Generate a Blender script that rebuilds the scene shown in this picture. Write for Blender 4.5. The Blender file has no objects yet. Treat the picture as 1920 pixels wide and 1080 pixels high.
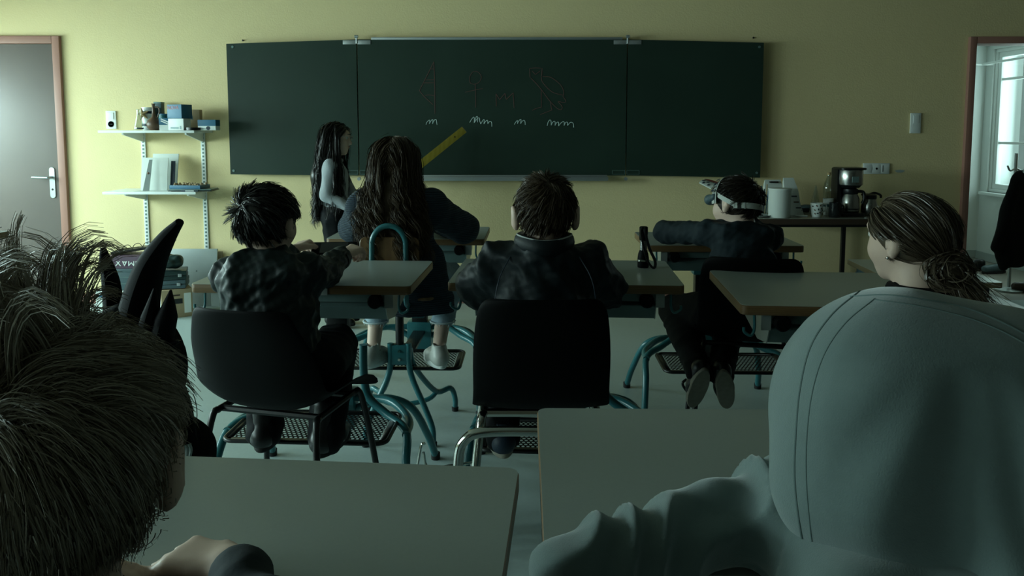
import bpy, bmesh, math, random
import numpy as np
from mathutils import Vector, Matrix
S = bpy.context.scene
COL = S.collection
R_ = math.radians

# ------------------------------------------------------------------ camera, world, light
cam_d = bpy.data.cameras.new('camera'); cam = bpy.data.objects.new('camera', cam_d); COL.objects.link(cam)
cam.location = (0, 0, 1.30); cam.rotation_euler = (R_(85), 0, 0)
cam_d.sensor_width = 36; cam_d.lens = 36*1400/1920; cam_d.shift_y = -172.5/1920
cam_d.clip_start = 0.05
S.camera = cam
S.view_settings.view_transform = 'Standard'; S.view_settings.look = 'None'
S.view_settings.gamma = 1; S.view_settings.use_curve_mapping = False
S.view_settings.exposure = 0.22
w = bpy.data.worlds.new('sky'); S.world = w; w.use_nodes = True
bg = w.node_tree.nodes['Background']; bg.inputs[0].default_value = (0.66, 0.88, 0.84, 1); bg.inputs[1].default_value = 0.5

def area(name, loc, rot, sx, sy, power, col=(0.69, 0.97, 0.96)):
    l = bpy.data.lights.new(name, 'AREA'); l.shape = 'RECTANGLE'; l.size = sx; l.size_y = sy
    l.energy = power; l.color = col
    o = bpy.data.objects.new(name, l); COL.objects.link(o); o.location = loc; o.rotation_euler = rot
    return o
LWX = -4.6
WIN = [(-1.4, -0.5), (0.05, 1.25), (1.85, 3.45), (3.85, 5.25)]       # left wall windows (depth range); the first, unseen, is added for extra light
for i, (a, b) in enumerate(WIN[1:]):
    area('daylight_and_fill', (LWX-0.30, (a+b)/2, 1.42), (0, R_(-46), 0), 1.10, b-a, (62, 140, 125)[i])
area('daylight_and_fill', (LWX-0.30, -0.95, 1.42), (0, R_(-60), 0), 1.10, 0.9, 36)  # added fill lamp behind the camera, lights the near boy's hair from back left
area('hall_daylight', (4.76+0.25, 6.75, 1.45), (0, R_(90), 0), 1.3, 1.3, 22)

# ------------------------------------------------------------------ helpers
TH = R_(5)
def W(px, py, Y):
    """the point at depth Y seen at a pixel of the photograph"""
    f = (0, math.cos(TH), -math.sin(TH)); u = (0, math.sin(TH), math.cos(TH))
    a = (px-960)/1400; b = (367.5-py)/1400
    r = (a, f[1]+u[1]*b, f[2]+u[2]*b); t = Y/r[1]
    return (r[0]*t, Y, 1.3+r[2]*t)
def V3(*a): return np.array(a, dtype=float)

def principled(name, col, rough=0.6, metal=0.0, spec=0.5, bump=None, var=None, trans=0.0, alpha=1.0, ior=1.45, sheen=0, coat=0):
    """bump = (scale, strength, distance); var = (scale, amount) colour mottling"""
    m = bpy.data.materials.new(name); m.use_nodes = True
    nt = m.node_tree; p = nt.nodes['Principled BSDF']
    p.inputs['Base Color'].default_value = (*col, 1); p.inputs['Roughness'].default_value = rough
    p.inputs['Metallic'].default_value = metal; p.inputs['Specular IOR Level'].default_value = spec
    p.inputs['Transmission Weight'].default_value = trans; p.inputs['IOR'].default_value = ior
    p.inputs['Alpha'].default_value = alpha; p.inputs['Sheen Weight'].default_value = sheen
    p.inputs['Coat Weight'].default_value = coat
    tc = nt.nodes.new('ShaderNodeTexCoord')
    if var:
        n = nt.nodes.new('ShaderNodeTexNoise'); n.inputs['Scale'].default_value = var[0]; n.inputs['Detail'].default_value = 5
        nt.links.new(tc.outputs['Object'], n.inputs['Vector'])
        mx = nt.nodes.new('ShaderNodeMixRGB'); k = var[1]
        mx.inputs[1].default_value = (*[c*(1-k) for c in col], 1); mx.inputs[2].default_value = (*[min(1, c*(1+k)) for c in col], 1)
        nt.links.new(n.outputs['Fac'], mx.inputs[0]); nt.links.new(mx.outputs[0], p.inputs['Base Color'])
    if bump:
        n = nt.nodes.new('ShaderNodeTexNoise'); n.inputs['Scale'].default_value = bump[0]; n.inputs['Detail'].default_value = 4
        nt.links.new(tc.outputs['Object'], n.inputs['Vector'])
        b = nt.nodes.new('ShaderNodeBump'); b.inputs['Strength'].default_value = bump[1]; b.inputs['Distance'].default_value = bump[2]
        nt.links.new(n.outputs['Fac'], b.inputs['Height']); nt.links.new(b.outputs[0], p.inputs['Normal'])
    return m
def wave_mat(name, c1, c2, scale, dist=2.0, rough=0.6, direction='X', bump=0.0, bdist=0.002, detail=2):
    m = principled(name, c1, rough); nt = m.node_tree; p = nt.nodes['Principled BSDF']
    tc = nt.nodes.new('ShaderNodeTexCoord'); wv = nt.nodes.new('ShaderNodeTexWave')
    wv.bands_direction = direction; wv.inputs['Scale'].default_value = scale; wv.inputs['Distortion'].default_value = dist
    wv.inputs['Detail'].default_value = detail
    nt.links.new(tc.outputs['Object'], wv.inputs['Vector'])
    mx = nt.nodes.new('ShaderNodeMixRGB'); mx.inputs[1].default_value = (*c1, 1); mx.inputs[2].default_value = (*c2, 1)
    nt.links.new(wv.outputs['Fac'], mx.inputs[0]); nt.links.new(mx.outputs[0], p.inputs['Base Color'])
    if bump:
        b = nt.nodes.new('ShaderNodeBump'); b.inputs['Strength'].default_value = bump; b.inputs['Distance'].default_value = bdist
        nt.links.new(wv.outputs['Fac'], b.inputs['Height']); nt.links.new(b.outputs[0], p.inputs['Normal'])
    return m

M = {}
M['wall'] = principled('yellow_wall', (0.73, 0.60, 0.33), 0.75, bump=(95, 0.35, 0.004), var=(1.3, 0.04))
M['dark_wall'] = principled('brown_wall', (0.10, 0.09, 0.07), 0.8)
M['ceil'] = principled('ceiling_paint', (0.30, 0.30, 0.26), 0.8)
M['floor'] = principled('floor_vinyl', (0.35, 0.43, 0.42), 0.38, var=(60, 0.08), bump=(30, 0.03, 0.001))
M['pink'] = principled('pink_trim', (0.34, 0.17, 0.13), 0.5)
M['door'] = principled('door_veneer', (0.145, 0.12, 0.108), 0.42, var=(3, 0.10))
M['white'] = principled('white_paint', (0.74, 0.78, 0.76), 0.4)
M['hallwhite'] = principled('hall_paint', (0.66, 0.70, 0.68), 0.7, bump=(40, 0.2, 0.004))
M['halltile'] = principled('hall_floor', (0.27, 0.25, 0.21), 0.35, var=(8, 0.15))
M['board'] = principled('board_enamel', (0.017, 0.034, 0.025), 0.45, spec=0.3, var=(2.2, 0.25))
M['alu'] = principled('aluminium', (0.42, 0.45, 0.46), 0.38, 0.75)
M['chalkw'] = principled('white_chalk', (0.42, 0.52, 0.50), 0.95, spec=0)
M['chalkr'] = principled('red_chalk', (0.13, 0.07, 0.065), 0.95, spec=0)
M['lam'] = principled('grey_laminate', (0.32, 0.355, 0.325), 0.34, var=(220, 0.05), bump=(400, 0.06, 0.0005))
M['lamwhite'] = principled('white_laminate', (0.62, 0.66, 0.63), 0.25)
M['edge'] = wave_mat('beech_edge', (0.15, 0.085, 0.035), (0.185, 0.11, 0.045), 60, 3, 0.45, 'Z')
M['teal'] = principled('teal_enamel', (0.022, 0.135, 0.15), 0.3, 0.0, 0.6)
M['tray'] = principled('grey_green_steel', (0.13, 0.20, 0.19), 0.38, 0.2, var=(5, 0.2))
M['lightsteel'] = principled('light_steel', (0.36, 0.40, 0.38), 0.35, 0.4)
M['black'] = principled('black_steel', (0.006, 0.007, 0.007), 0.35)
M['blackpl'] = principled('black_plastic', (0.0025, 0.003, 0.003), 0.6, spec=0.12, bump=(500, 0.1, 0.0005))
M['chrome'] = principled('chrome', (0.55, 0.56, 0.52), 0.15, 1.0)
M['rubber'] = principled('rubber', (0.01, 0.01, 0.01), 0.8)
M['ply'] = wave_mat('plywood', (0.15, 0.085, 0.04), (0.20, 0.12, 0.055), 9, 3, 0.35, 'X')
M['ruler'] = wave_mat('yellow_wood', (0.55, 0.42, 0.055), (0.62, 0.49, 0.08), 10, 2, 0.5, 'X')
M['skin'] = principled('skin', (0.58, 0.42, 0.335), 0.5, spec=0.35, var=(30, 0.06))
M['skin'].node_tree.nodes['Principled BSDF'].inputs['Subsurface Weight'].default_value = 0.0
M['eye'] = principled('eye_white', (0.6, 0.6, 0.58), 0.2)
M['iris'] = principled('iris', (0.03, 0.02, 0.012), 0.15)
M['lip'] = principled('lip', (0.33, 0.14, 0.12), 0.5)
M['hair_black'] = principled('hair_black', (0.010, 0.008, 0.006), 0.36, spec=0.6)
M['hair_brown'] = principled('hair_brown', (0.055, 0.037, 0.021), 0.5, spec=0.3)
M['hair_dark'] = principled('hair_dark_brown', (0.018, 0.013, 0.009), 0.38, spec=0.5)
M['hair_blond'] = principled('hair_dark_blond', (0.30, 0.255, 0.19), 0.38, spec=0.9)
M['hair_ash'] = principled('hair_ash_brown', (0.075, 0.056, 0.036), 0.34, spec=0.6)
M['grey_knit'] = principled('grey_jersey', (0.30, 0.33, 0.35), 0.85, bump=(180, 0.4, 0.003), sheen=0.2)
M['navy_knit'] = wave_mat('navy_knit', (0.010, 0.022, 0.036), (0.022, 0.042, 0.062), 38, 1.2, 0.9, 'Z', 0.9, 0.006, 1)
M['jeans'] = principled('washed_denim', (0.24, 0.33, 0.38), 0.85, var=(14, 0.25), bump=(260, 0.3, 0.002))
M['fray'] = principled('frayed_threads', (0.45, 0.52, 0.54), 0.9)
M['shoe_white'] = principled('white_leather', (0.46, 0.47, 0.43), 0.45, var=(20, 0.06))
M['sole_grey'] = principled('worn_sole', (0.28, 0.26, 0.21), 0.8, var=(60, 0.3))
M['jacket_green'] = principled('dark_green_nylon', (0.009, 0.017, 0.017), 0.5, spec=0.4, bump=(22, 0.3, 0.01))
M['jacket_black'] = principled('black_satin', (0.005, 0.010, 0.012), 0.6, spec=0.3, bump=(18, 0.3, 0.01))
M['piping'] = principled('white_piping', (0.42, 0.44, 0.42), 0.6)
M['shirt_slate'] = principled('slate_jersey', (0.008, 0.016, 0.020), 0.8, spec=0.3, bump=(25, 0.3, 0.008))
M['pants_black'] = principled('black_trousers', (0.004, 0.005, 0.006), 0.8, spec=0.2, bump=(30, 0.3, 0.004))
M['fleece'] = principled('grey_green_fleece', (0.125, 0.17, 0.165), 0.95, spec=0.1, bump=(600, 0.25, 0.0015), var=(90, 0.08), sheen=0.5)
M['seam'] = principled('seam_thread', (0.13, 0.175, 0.17), 0.95, spec=0.1)
M['cape'] = principled('black_cloth', (0.003, 0.0035, 0.004), 0.8, spec=0.2, bump=(60, 0.4, 0.01))
M['horn'] = principled('black_horn', (0.003, 0.003, 0.004), 0.7, spec=0.15)
M['strap'] = principled('white_elastic', (0.42, 0.45, 0.41), 0.7)
M['blue'] = principled('blue_print', (0.03, 0.13, 0.22), 0.5)
M['navy'] = principled('navy_print', (0.010, 0.022, 0.04), 0.5)
M['red'] = principled('red_print', (0.30, 0.03, 0.025), 0.5)
M['purple'] = principled('purple_card', (0.10, 0.06, 0.09), 0.5)
M['card'] = principled('brown_card', (0.35, 0.27, 0.16), 0.8)
M['paper'] = principled('white_paper', (0.62, 0.66, 0.62), 0.7)
M['panel'] = principled('grey_panel', (0.38, 0.43, 0.42), 0.5)
M['clay'] = principled('brown_clay', (0.11, 0.065, 0.04), 0.4, var=(12, 0.35))
M['tan'] = principled('tan', (0.36, 0.26, 0.12), 0.7)
M['darkgreen'] = principled('dark_green_plastic', (0.012, 0.03, 0.028), 0.4)
M['slateblue'] = principled('slate_case', (0.05, 0.085, 0.095), 0.5)
M['steel'] = principled('brushed_steel', (0.42, 0.42, 0.40), 0.25, 1.0)
M['counter'] = principled('counter_top', (0.24, 0.24, 0.20), 0.18)
M['brownedge'] = principled('counter_edge', (0.045, 0.028, 0.018), 0.5)
def glass_mat(name, col, a):
    m = bpy.data.materials.new(name); m.use_nodes = True; nt = m.node_tree
    for n in list(nt.nodes): nt.nodes.remove(n)
    out = nt.nodes.new('ShaderNodeOutputMaterial'); t = nt.nodes.new('ShaderNodeBsdfTransparent'); g = nt.nodes.new('ShaderNodeBsdfGlossy')
    t.inputs[0].default_value = (*col, 1); g.inputs['Roughness'].default_value = 0.05
    mx = nt.nodes.new('ShaderNodeMixShader'); mx.inputs[0].default_value = a
    nt.links.new(t.outputs[0], mx.inputs[1]); nt.links.new(g.outputs[0], mx.inputs[2]); nt.links.new(mx.outputs[0], out.inputs[0])
    return m
M['glass'] = glass_mat('clear_glass', (0.90, 0.93, 0.92), 0.10)
M['pane'] = glass_mat('window_glass', (0.95, 0.97, 0.96), 0.06)

# ------------------------------------------------------------------ mesh builder
class MB:
    def __init__(s): s.v = []; s.f = []
    def add(s, vs, fs, T=None):
        o = len(s.v)
        for p in vs:
            p = Vector(p)
            if T is not None: p = T @ p
            s.v.append(tuple(p))
        for f in fs: s.f.append(tuple(i+o for i in f))
        return s
    def box(s, x0, x1, y0, y1, z0, z1, c=0.0, T=None):
        if c <= 0:
            vs = [(x, y, z) for z in (z0, z1) for y in (y0, y1) for x in (x0, x1)]
            return s.add(vs, [(0, 2, 3, 1), (4, 5, 7, 6), (0, 1, 5, 4), (2, 6, 7, 3), (0, 4, 6, 2), (1, 3, 7, 5)], T)
        c = min(c, (x1-x0)*.45, (y1-y0)*.45, (z1-z0)*.45)
        bm = bmesh.new(); bmesh.ops.create_cube(bm, size=1)
        for v in bm.verts: v.co = ((x0+x1)/2+v.co.x*(x1-x0), (y0+y1)/2+v.co.y*(y1-y0), (z0+z1)/2+v.co.z*(z1-z0))
        bmesh.ops.bevel(bm, geom=bm.edges[:], offset=c, segments=2, affect='EDGES', profile=0.6)
        s.bm(bm, T); return s
    def bm(s, bm, T=None):
        bm.verts.index_update()
        s.add([v.co[:] for v in bm.verts], [[v.index for v in f.verts] for f in bm.faces], T); bm.free(); return s
    def prism(s, out, z0, z1, c=0.0, T=None):
        n = len(out); cx = sum(p[0] for p in out)/n; cy = sum(p[1] for p in out)/n
        lv = [(z0, 0), (z1, 0)] if c <= 0 else [(z0, c), (z0+c, 0), (z1-c, 0), (z1, c)]
        vs = []
        for z, k in lv:
            for x, y in out:
                d = math.hypot(x-cx, y-cy) or 1
                vs.append((x-(x-cx)/d*k, y-(y-cy)/d*k, z))
        fs = [tuple(range(n))[::-1], tuple(range(n*(len(lv)-1), n*len(lv)))]
        for l in range(len(lv)-1):
            for i in range(n): fs.append((l*n+i, l*n+(i+1) % n, (l+1)*n+(i+1) % n, (l+1)*n+i))
        return s.add(vs, fs, T)
    def tube(s, path, r, sides=10, closed=False, T=None, caps=True, flat=1.0):
        P = [Vector(p) for p in path]; n = len(P)
        rr = r if isinstance(r, (list, tuple)) else [r]*n
        tang = []
        for i in range(n):
            a = P[(i-1) % n] if closed or i > 0 else P[i]; b = P[(i+1) % n] if closed or i < n-1 else P[i]
            t = (b-a); tang.append(t.normalized() if t.length > 1e-9 else Vector((0, 0, 1)))
        up = Vector((0, 0, 1)) if abs(tang[0].z) < .9 else Vector((1, 0, 0))
        nrm = tang[0].cross(up).normalized(); vs = []
        for i in range(n):
            if i: nrm = (nrm-tang[i]*nrm.dot(tang[i])); nrm = nrm.normalized() if nrm.length > 1e-6 else tang[i].orthogonal().normalized()
            bi = tang[i].cross(nrm)
            for k in range(sides):
                a = 2*math.pi*k/sides
                vs.append(P[i]+(nrm*math.cos(a)+bi*math.sin(a)*flat)*rr[i])
        fs = []
        for i in range(n if closed else n-1):
            j = (i+1) % n
            for k in range(sides): fs.append((i*sides+k, j*sides+k, j*sides+(k+1) % sides, i*sides+(k+1) % sides))
        if caps and not closed: fs += [tuple(range(sides)), tuple(range((n-1)*sides, n*sides))[::-1]]
        return s.add(vs, fs, T)
    def lathe(s, prof, c=(0, 0, 0), sides=24, T=None, closed=False):
        vs = []; n = len(prof)
        for r, z in prof:
            for k in range(sides):
                a = 2*math.pi*k/sides; vs.append((c[0]+r*math.cos(a), c[1]+r*math.sin(a), c[2]+z))
        fs = []
        for i in range(n-1):
            for k in range(sides): fs.append((i*sides+k, i*sides+(k+1) % sides, (i+1)*sides+(k+1) % sides, (i+1)*sides+k))
        if not closed: fs += [tuple(range(sides))[::-1], tuple(range((n-1)*sides, n*sides))]
        return s.add(vs, fs, T)
    def ball(s, c, r, T=None, seg=16, ring=10):
        bm = bmesh.new(); bmesh.ops.create_uvsphere(bm, u_segments=seg, v_segments=ring, radius=1)
        r = (r, r, r) if not isinstance(r, (tuple, list)) else r
        for v in bm.verts: v.co = (c[0]+v.co.x*r[0], c[1]+v.co.y*r[1], c[2]+v.co.z*r[2])
        return s.bm(bm, T)
    def build(s, name, mat, parent=None, smooth=True, world=False, fixn=True):
        me = bpy.data.meshes.new(name); me.from_pydata(s.v, [], s.f); me.update()
        if fixn:
            bm = bmesh.new(); bm.from_mesh(me); bmesh.ops.recalc_face_normals(bm, faces=bm.faces); bm.to_mesh(me); bm.free()
        return link(name, me, mat, parent, smooth, world)
def link(name, me, mat, parent=None, smooth=True, world=False):
    if world and parent is not None:
        L = Matrix.Translation(-parent.location); me.transform(L)
    me.materials.append(mat if not isinstance(mat, str) else M[mat])
    if smooth:
        me.shade_smooth()
        try: me.set_sharp_from_angle(angle=R_(40))
        except Exception: pass
    o = bpy.data.objects.new(name, me); COL.objects.link(o)
    if parent is not None: o.parent = parent
    return o
def thing(name, label, cat, loc=(0, 0, 0), rz=0.0, group=None):
    o = bpy.data.objects.new(name, None); COL.objects.link(o); o.location = loc; o.rotation_euler = (0, 0, rz)
    o.empty_display_size = 0.05; return tag(o, label, cat, group)
def tag(o, label, cat, group=None):
    o['label'] = label; o['category'] = cat
    if group: o['group'] = group
    return o
def struct(o): o['kind'] = 'structure'; return o
def rrect(x0, x1, y0, y1, r, n=5):
    out = []
    for cx, cy, a0 in ((x1-r, y1-r, 0), (x0+r, y1-r, 90), (x0+r, y0+r, 180), (x1-r, y0+r, 270)):
        for k in range(n+1):
            a = R_(a0+90*k/n); out.append((cx+r*math.cos(a), cy+r*math.sin(a)))
    return out
def spline(pts, n=6, closed=False):
    P = [np.array(p, float) for p in pts]; out = []; m = len(P)
    for i in range(m if closed else m-1):
        p0 = P[(i-1) % m] if closed or i > 0 else 2*P[0]-P[1]; p1 = P[i]; p2 = P[(i+1) % m]
        p3 = P[(i+2) % m] if closed or i < m-2 else 2*P[-1]-P[-2]
        for k in range(n):
            t = k/n
            out.append(tuple(0.5*((2*p1)+(-p0+p2)*t+(2*p0-5*p1+4*p2-p3)*t*t+(-p0+3*p1-3*p2+p3)*t**3)))
    if not closed: out.append(tuple(P[-1]))
    return out
def text_mesh(txt, size, depth):
    cu = bpy.data.curves.new('t', 'FONT'); cu.body = txt; cu.size = size; cu.extrude = depth; cu.align_x = 'CENTER'; cu.align_y = 'CENTER'
    o = bpy.data.objects.new('t', cu); COL.objects.link(o); dg = bpy.context.evaluated_depsgraph_get()
    me = bpy.data.meshes.new_from_object(o.evaluated_get(dg)); bpy.data.objects.remove(o); return me

# ------------------------------------------------------------------ implicit surfaces (bodies, clothes)
class SDF:
    def __init__(s, lo, hi, h):
        s.lo = np.array(lo, float); s.h = h; s.n = np.ceil((np.array(hi)-s.lo)/h).astype(int)+1
        s.F = np.full(s.n, 0.08, np.float32)
    def _block(s, lo, hi, pad):
        a = np.maximum(np.floor((np.array(lo)-pad-s.lo)/s.h).astype(int), 0); b = np.minimum(np.ceil((np.array(hi)+pad-s.lo)/s.h).astype(int)+1, s.n)
        if np.any(b <= a): return None, None, None
        g = [(s.lo[i]+s.h*np.arange(a[i], b[i])).astype(np.float32) for i in range(3)]
        X, Y, Z = np.meshgrid(*g, indexing='ij'); return (slice(a[0], b[0]), slice(a[1], b[1]), slice(a[2], b[2])), np.stack([X, Y, Z], -1), None
    def _merge(s, sl, d, k, sub):
        F = s.F[sl]
        if sub: 
            d = -d; h = np.maximum(k-np.abs(F-d), 0)/k if k > 0 else 0; s.F[sl] = np.maximum(F, d)+(h*h*k/4 if k > 0 else 0)
        else:
            h = np.maximum(k-np.abs(F-d), 0)/k if k > 0 else 0; s.F[sl] = np.minimum(F, d)-(h*h*k/4 if k > 0 else 0)
    def ell(s, c, r, R=None, k=0.02, sub=False):
        c = np.array(c, float); r = np.array(r, float); m = r.max()
        sl, P, _ = s._block(c-m, c+m, 0.03+k)
        if sl is None: return s
        q = P-c
        if R is not None: q = q@np.asarray(R, np.float32)
        k0 = np.linalg.norm(q/r, axis=-1); k1 = np.linalg.norm(q/(r*r), axis=-1)+1e-9
        s._merge(sl, (k0*(k0-1)/k1).astype(np.float32), k, sub); return s
    def cap(s, a, b, ra, rb, k=0.02, sub=False, flat=None):
        """tapered capsule; flat=(axis vector, factor) squashes it along an axis"""
        a = np.array(a, float); b = np.array(b, float); m = max(ra, rb)*(max(1, flat[1]) if flat else 1)
        sl, P, _ = s._block(np.minimum(a, b)-m, np.maximum(a, b)+m, 0.03+k)
        if sl is None: return s
        ab = b-a; L = float(ab@ab)+1e-12; q = P-a; t = np.clip((q@ab)/L, 0, 1); e = q-t[..., None]*ab; sc = 1.0
        if flat:
            ax = np.array(flat[0], float); ax /= np.linalg.norm(ax); c = e@ax; e = e+(c*(1/flat[1]-1))[..., None]*ax; sc = min(1, flat[1])
        d = (np.linalg.norm(e, axis=-1)-(ra+(rb-ra)*t))*(sc if sc < 1 else 1)
        s._merge(sl, d.astype(np.float32), k, sub); return s
    def cut(s, p, n, k=0.006):
        """remove everything on the side n of the plane through p"""
        n = np.array(n, float); n /= np.linalg.norm(n); g = [s.lo[i]+s.h*np.arange(s.n[i]) for i in range(3)]
        d = (g[0][:, None, None]-p[0])*n[0]+(g[1][None, :, None]-p[1])*n[1]+(g[2][None, None, :]-p[2])*n[2]
        s.F = np.maximum(s.F, d.astype(np.float32)); return s
    def mesh(s):
        F = s.F; F[0] = F[-1] = 0.05; F[:, 0] = F[:, -1] = 0.05; F[:, :, 0] = F[:, :, -1] = 0.05
        I = F < 0; cnt = np.zeros(tuple(np.array(F.shape)-1), np.int8)
        for dx in (0, 1):
            for dy in (0, 1):
                for dz in (0, 1): cnt += I[dx:F.shape[0]-1+dx, dy:F.shape[1]-1+dy, dz:F.shape[2]-1+dz]
        A = (cnt > 0) & (cnt < 8); ci = np.argwhere(A); idx = np.full(cnt.shape, -1, np.int32); idx[A] = np.arange(len(ci))
        acc = np.zeros((len(ci), 3)); num = np.zeros(len(ci))
        cor = [(x, y, z) for x in (0, 1) for y in (0, 1) for z in (0, 1)]
        val = {c: F[ci[:, 0]+c[0], ci[:, 1]+c[1], ci[:, 2]+c[2]] for c in cor}
        for a in cor:
            for ax in range(3):
                if a[ax]: continue
                b = list(a); b[ax] = 1; b = tuple(b); va, vb = val[a], val[b]; m = (va < 0) != (vb < 0)
                t = np.where(m, va/np.where(m, va-vb, 1), 0); pt = np.array(a, float)[None].repeat(len(ci), 0); pt[:, ax] += t
                acc[m] += pt[m]; num[m] += 1
        v = s.lo+s.h*(ci+acc/num[:, None]); Q = []
        for ax in range(3):
            o = [x for x in range(3) if x != ax]; sa = [slice(None)]*3; sb = [slice(None)]*3
            sa[ax] = slice(0, -1); sb[ax] = slice(1, None); D = I[tuple(sa)] != I[tuple(sb)]; e = np.argwhere(D)
            e = e[(e[:, o[0]] > 0) & (e[:, o[1]] > 0) & (e[:, o[0]] < F.shape[o[0]]-1) & (e[:, o[1]] < F.shape[o[1]]-1)]
            ins = I[e[:, 0], e[:, 1], e[:, 2]]; q = []
            for da, db in ((1, 1), (0, 1), (0, 0), (1, 0)):
                c = e.copy(); c[:, o[0]] -= da; c[:, o[1]] -= db; q.append(idx[c[:, 0], c[:, 1], c[:, 2]])
            q = np.stack(q, 1); flip = ins if ax != 1 else ~ins
            q[~flip] = q[~flip][:, ::-1]; Q.append(q)
        return v, np.concatenate(Q)
def vnormals(v, q):
    n = np.zeros_like(v); fn = np.cross(v[q[:, 2]]-v[q[:, 0]], v[q[:, 3]]-v[q[:, 1]])
    for k in range(4):
        for a in range(3): n[:, a] += np.bincount(q[:, k], fn[:, a], len(v))
    return n/(np.linalg.norm(n, axis=1, keepdims=True)+1e-12)
def relax(v, q, it=2):
    for _ in range(it):
        s_ = np.zeros_like(v); c = np.zeros(len(v))
        for k in range(4):
            a, b = q[:, k], q[:, (k+1) % 4]
            for ax in range(3): s_[:, ax] += np.bincount(a, v[b, ax], len(v))+np.bincount(b, v[a, ax], len(v))
            c += np.bincount(a, minlength=len(v))+np.bincount(b, minlength=len(v))
        v = v*0.4+0.6*s_/np.maximum(c, 1)[:, None]
    return v
def np_mesh(name, v, q):
    me = bpy.data.meshes.new(name); me.vertices.add(len(v)); me.vertices.foreach_set('co', np.ascontiguousarray(v, np.float32).ravel())
    n = q.shape[1]; me.loops.add(q.size); me.loops.foreach_set('vertex_index', np.ascontiguousarray(q, np.int32).ravel())
    me.polygons.add(len(q)); me.polygons.foreach_set('loop_start', np.arange(0, q.size, n, dtype=np.int32))
    me.update(calc_edges=True); me.validate(); return me
def crinkle(amp, sc, seed): return lambda v, n: folds(v, amp, sc, seed)
def folds(v, amp, sc, seed, stretch=(1, 1, 1)):
    r = np.random.RandomState(seed); out = np.zeros(len(v)); p = v*sc*np.array(stretch)
    for i in range(4):
        d = r.normal(size=3); d /= np.linalg.norm(d); e = r.normal(size=3); ph = r.rand()*6
        a = p@d*(1+.45*i)+1.1*np.sin(p@e*0.55+ph)+ph; out += (0.5-np.abs(np.sin(a)))*(0.8**i)
    return out*amp
def sdf_part(name, sd, mat, parent, fold=None, fn=None, it=1, local=False):
    v, q = sd.mesh(); v = relax(v, q, it)
    if fold or fn:
        n = vnormals(v, q); d = np.zeros(len(v))
        if fold: d += folds(v, *fold)
        if fn: d += fn(v, n)
        v = v+n*d[:, None]; v = relax(v, q, 1)
    me = np_mesh(name, v, q)
    if parent is not None and not local: me.transform(Matrix.Translation(-parent.location))
    me.materials.append(M[mat] if isinstance(mat, str) else mat); me.shade_smooth()
    o = bpy.data.objects.new(name, me); COL.objects.link(o); o.parent = parent; return o
def rot(yaw, pitch=0, roll=0):
    """columns = local x (right), y (forward), z (up) in the world; yaw counter-clockwise, pitch nods forward when negative"""
    return np.array((Matrix.Rotation(R_(yaw), 3, 'Z') @ Matrix.Rotation(R_(pitch), 3, 'X') @ Matrix.Rotation(R_(roll), 3, 'Y')))
#@@STRUCT

# ------------------------------------------------------------------ room shell
FY = 5.56                                            # front wall plane
HH = 2.62
def slab(name, x0, x1, y0, y1, z0, z1, mat, parent=None, c=0):
    o = MB().box(x0, x1, y0, y1, z0, z1, c).build(name, mat, parent, smooth=c > 0)
    if parent is None: struct(o)
    return o
DX0, DX1, DZ = 3.40, 4.22, 1.94                      # doorway on the right
slab('floor', LWX-.3, 4.76+.3, -1.6, FY+.10, -0.1, 0, 'floor')
slab('ceiling', LWX-.3, 4.6, -1.6, FY+.12, HH, HH+.1, 'ceil')
b = MB(); b.box(LWX, DX0, FY, FY+.12, 0, HH); b.box(DX0, DX1, FY, FY+.12, DZ, HH); b.box(DX1, 4.6, FY, FY+.12, 0, HH)
struct(b.build('wall_front', 'wall', smooth=False))
slab('wall_back', LWX-.3, 4.6, -1.7, -1.6, 0, HH, 'dark_wall')
slab('wall_right', 4.45, 4.6, -1.6, FY, 0, HH, 'dark_wall')
b = MB(); z0, z1 = 0.85, 2.0
b.box(LWX-.25, LWX, -1.6, FY+.12, 0, z0); b.box(LWX-.25, LWX, -1.6, FY+.12, z1, HH)
ys = [-1.6]+[y for ab in WIN for y in ab]+[FY+.12]
for i in range(0, len(ys), 2): b.box(LWX-.25, LWX, ys[i], ys[i+1], z0, z1)
struct(b.build('wall_left', 'wall', smooth=False))
for i, (a, c) in enumerate(WIN):  # includes the added rear window, which only serves the fill lamp
    fr = MB(); t = .05
    fr.box(LWX-.16, LWX-.10, a, c, z0, z0+t); fr.box(LWX-.16, LWX-.10, a, c, z1-t, z1)
    fr.box(LWX-.16, LWX-.10, a, a+t, z0, z1); fr.box(LWX-.16, LWX-.10, c-t, c, z0, z1); fr.box(LWX-.155, LWX-.105, (a+c)/2-.03, (a+c)/2+.03, z0, z1)
    o = struct(fr.build('window_%d' % (i+2), 'white', smooth=False))
    MB().box(LWX-.132, LWX-.128, a+t, c-t, z0+t, z1-t).build('pane', 'pane', o, smooth=False)
# baseboards
slab('baseboard_front', -3.30, DX0-.06, FY-.012, FY, 0, 0.075, 'pink', c=.003)
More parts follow.
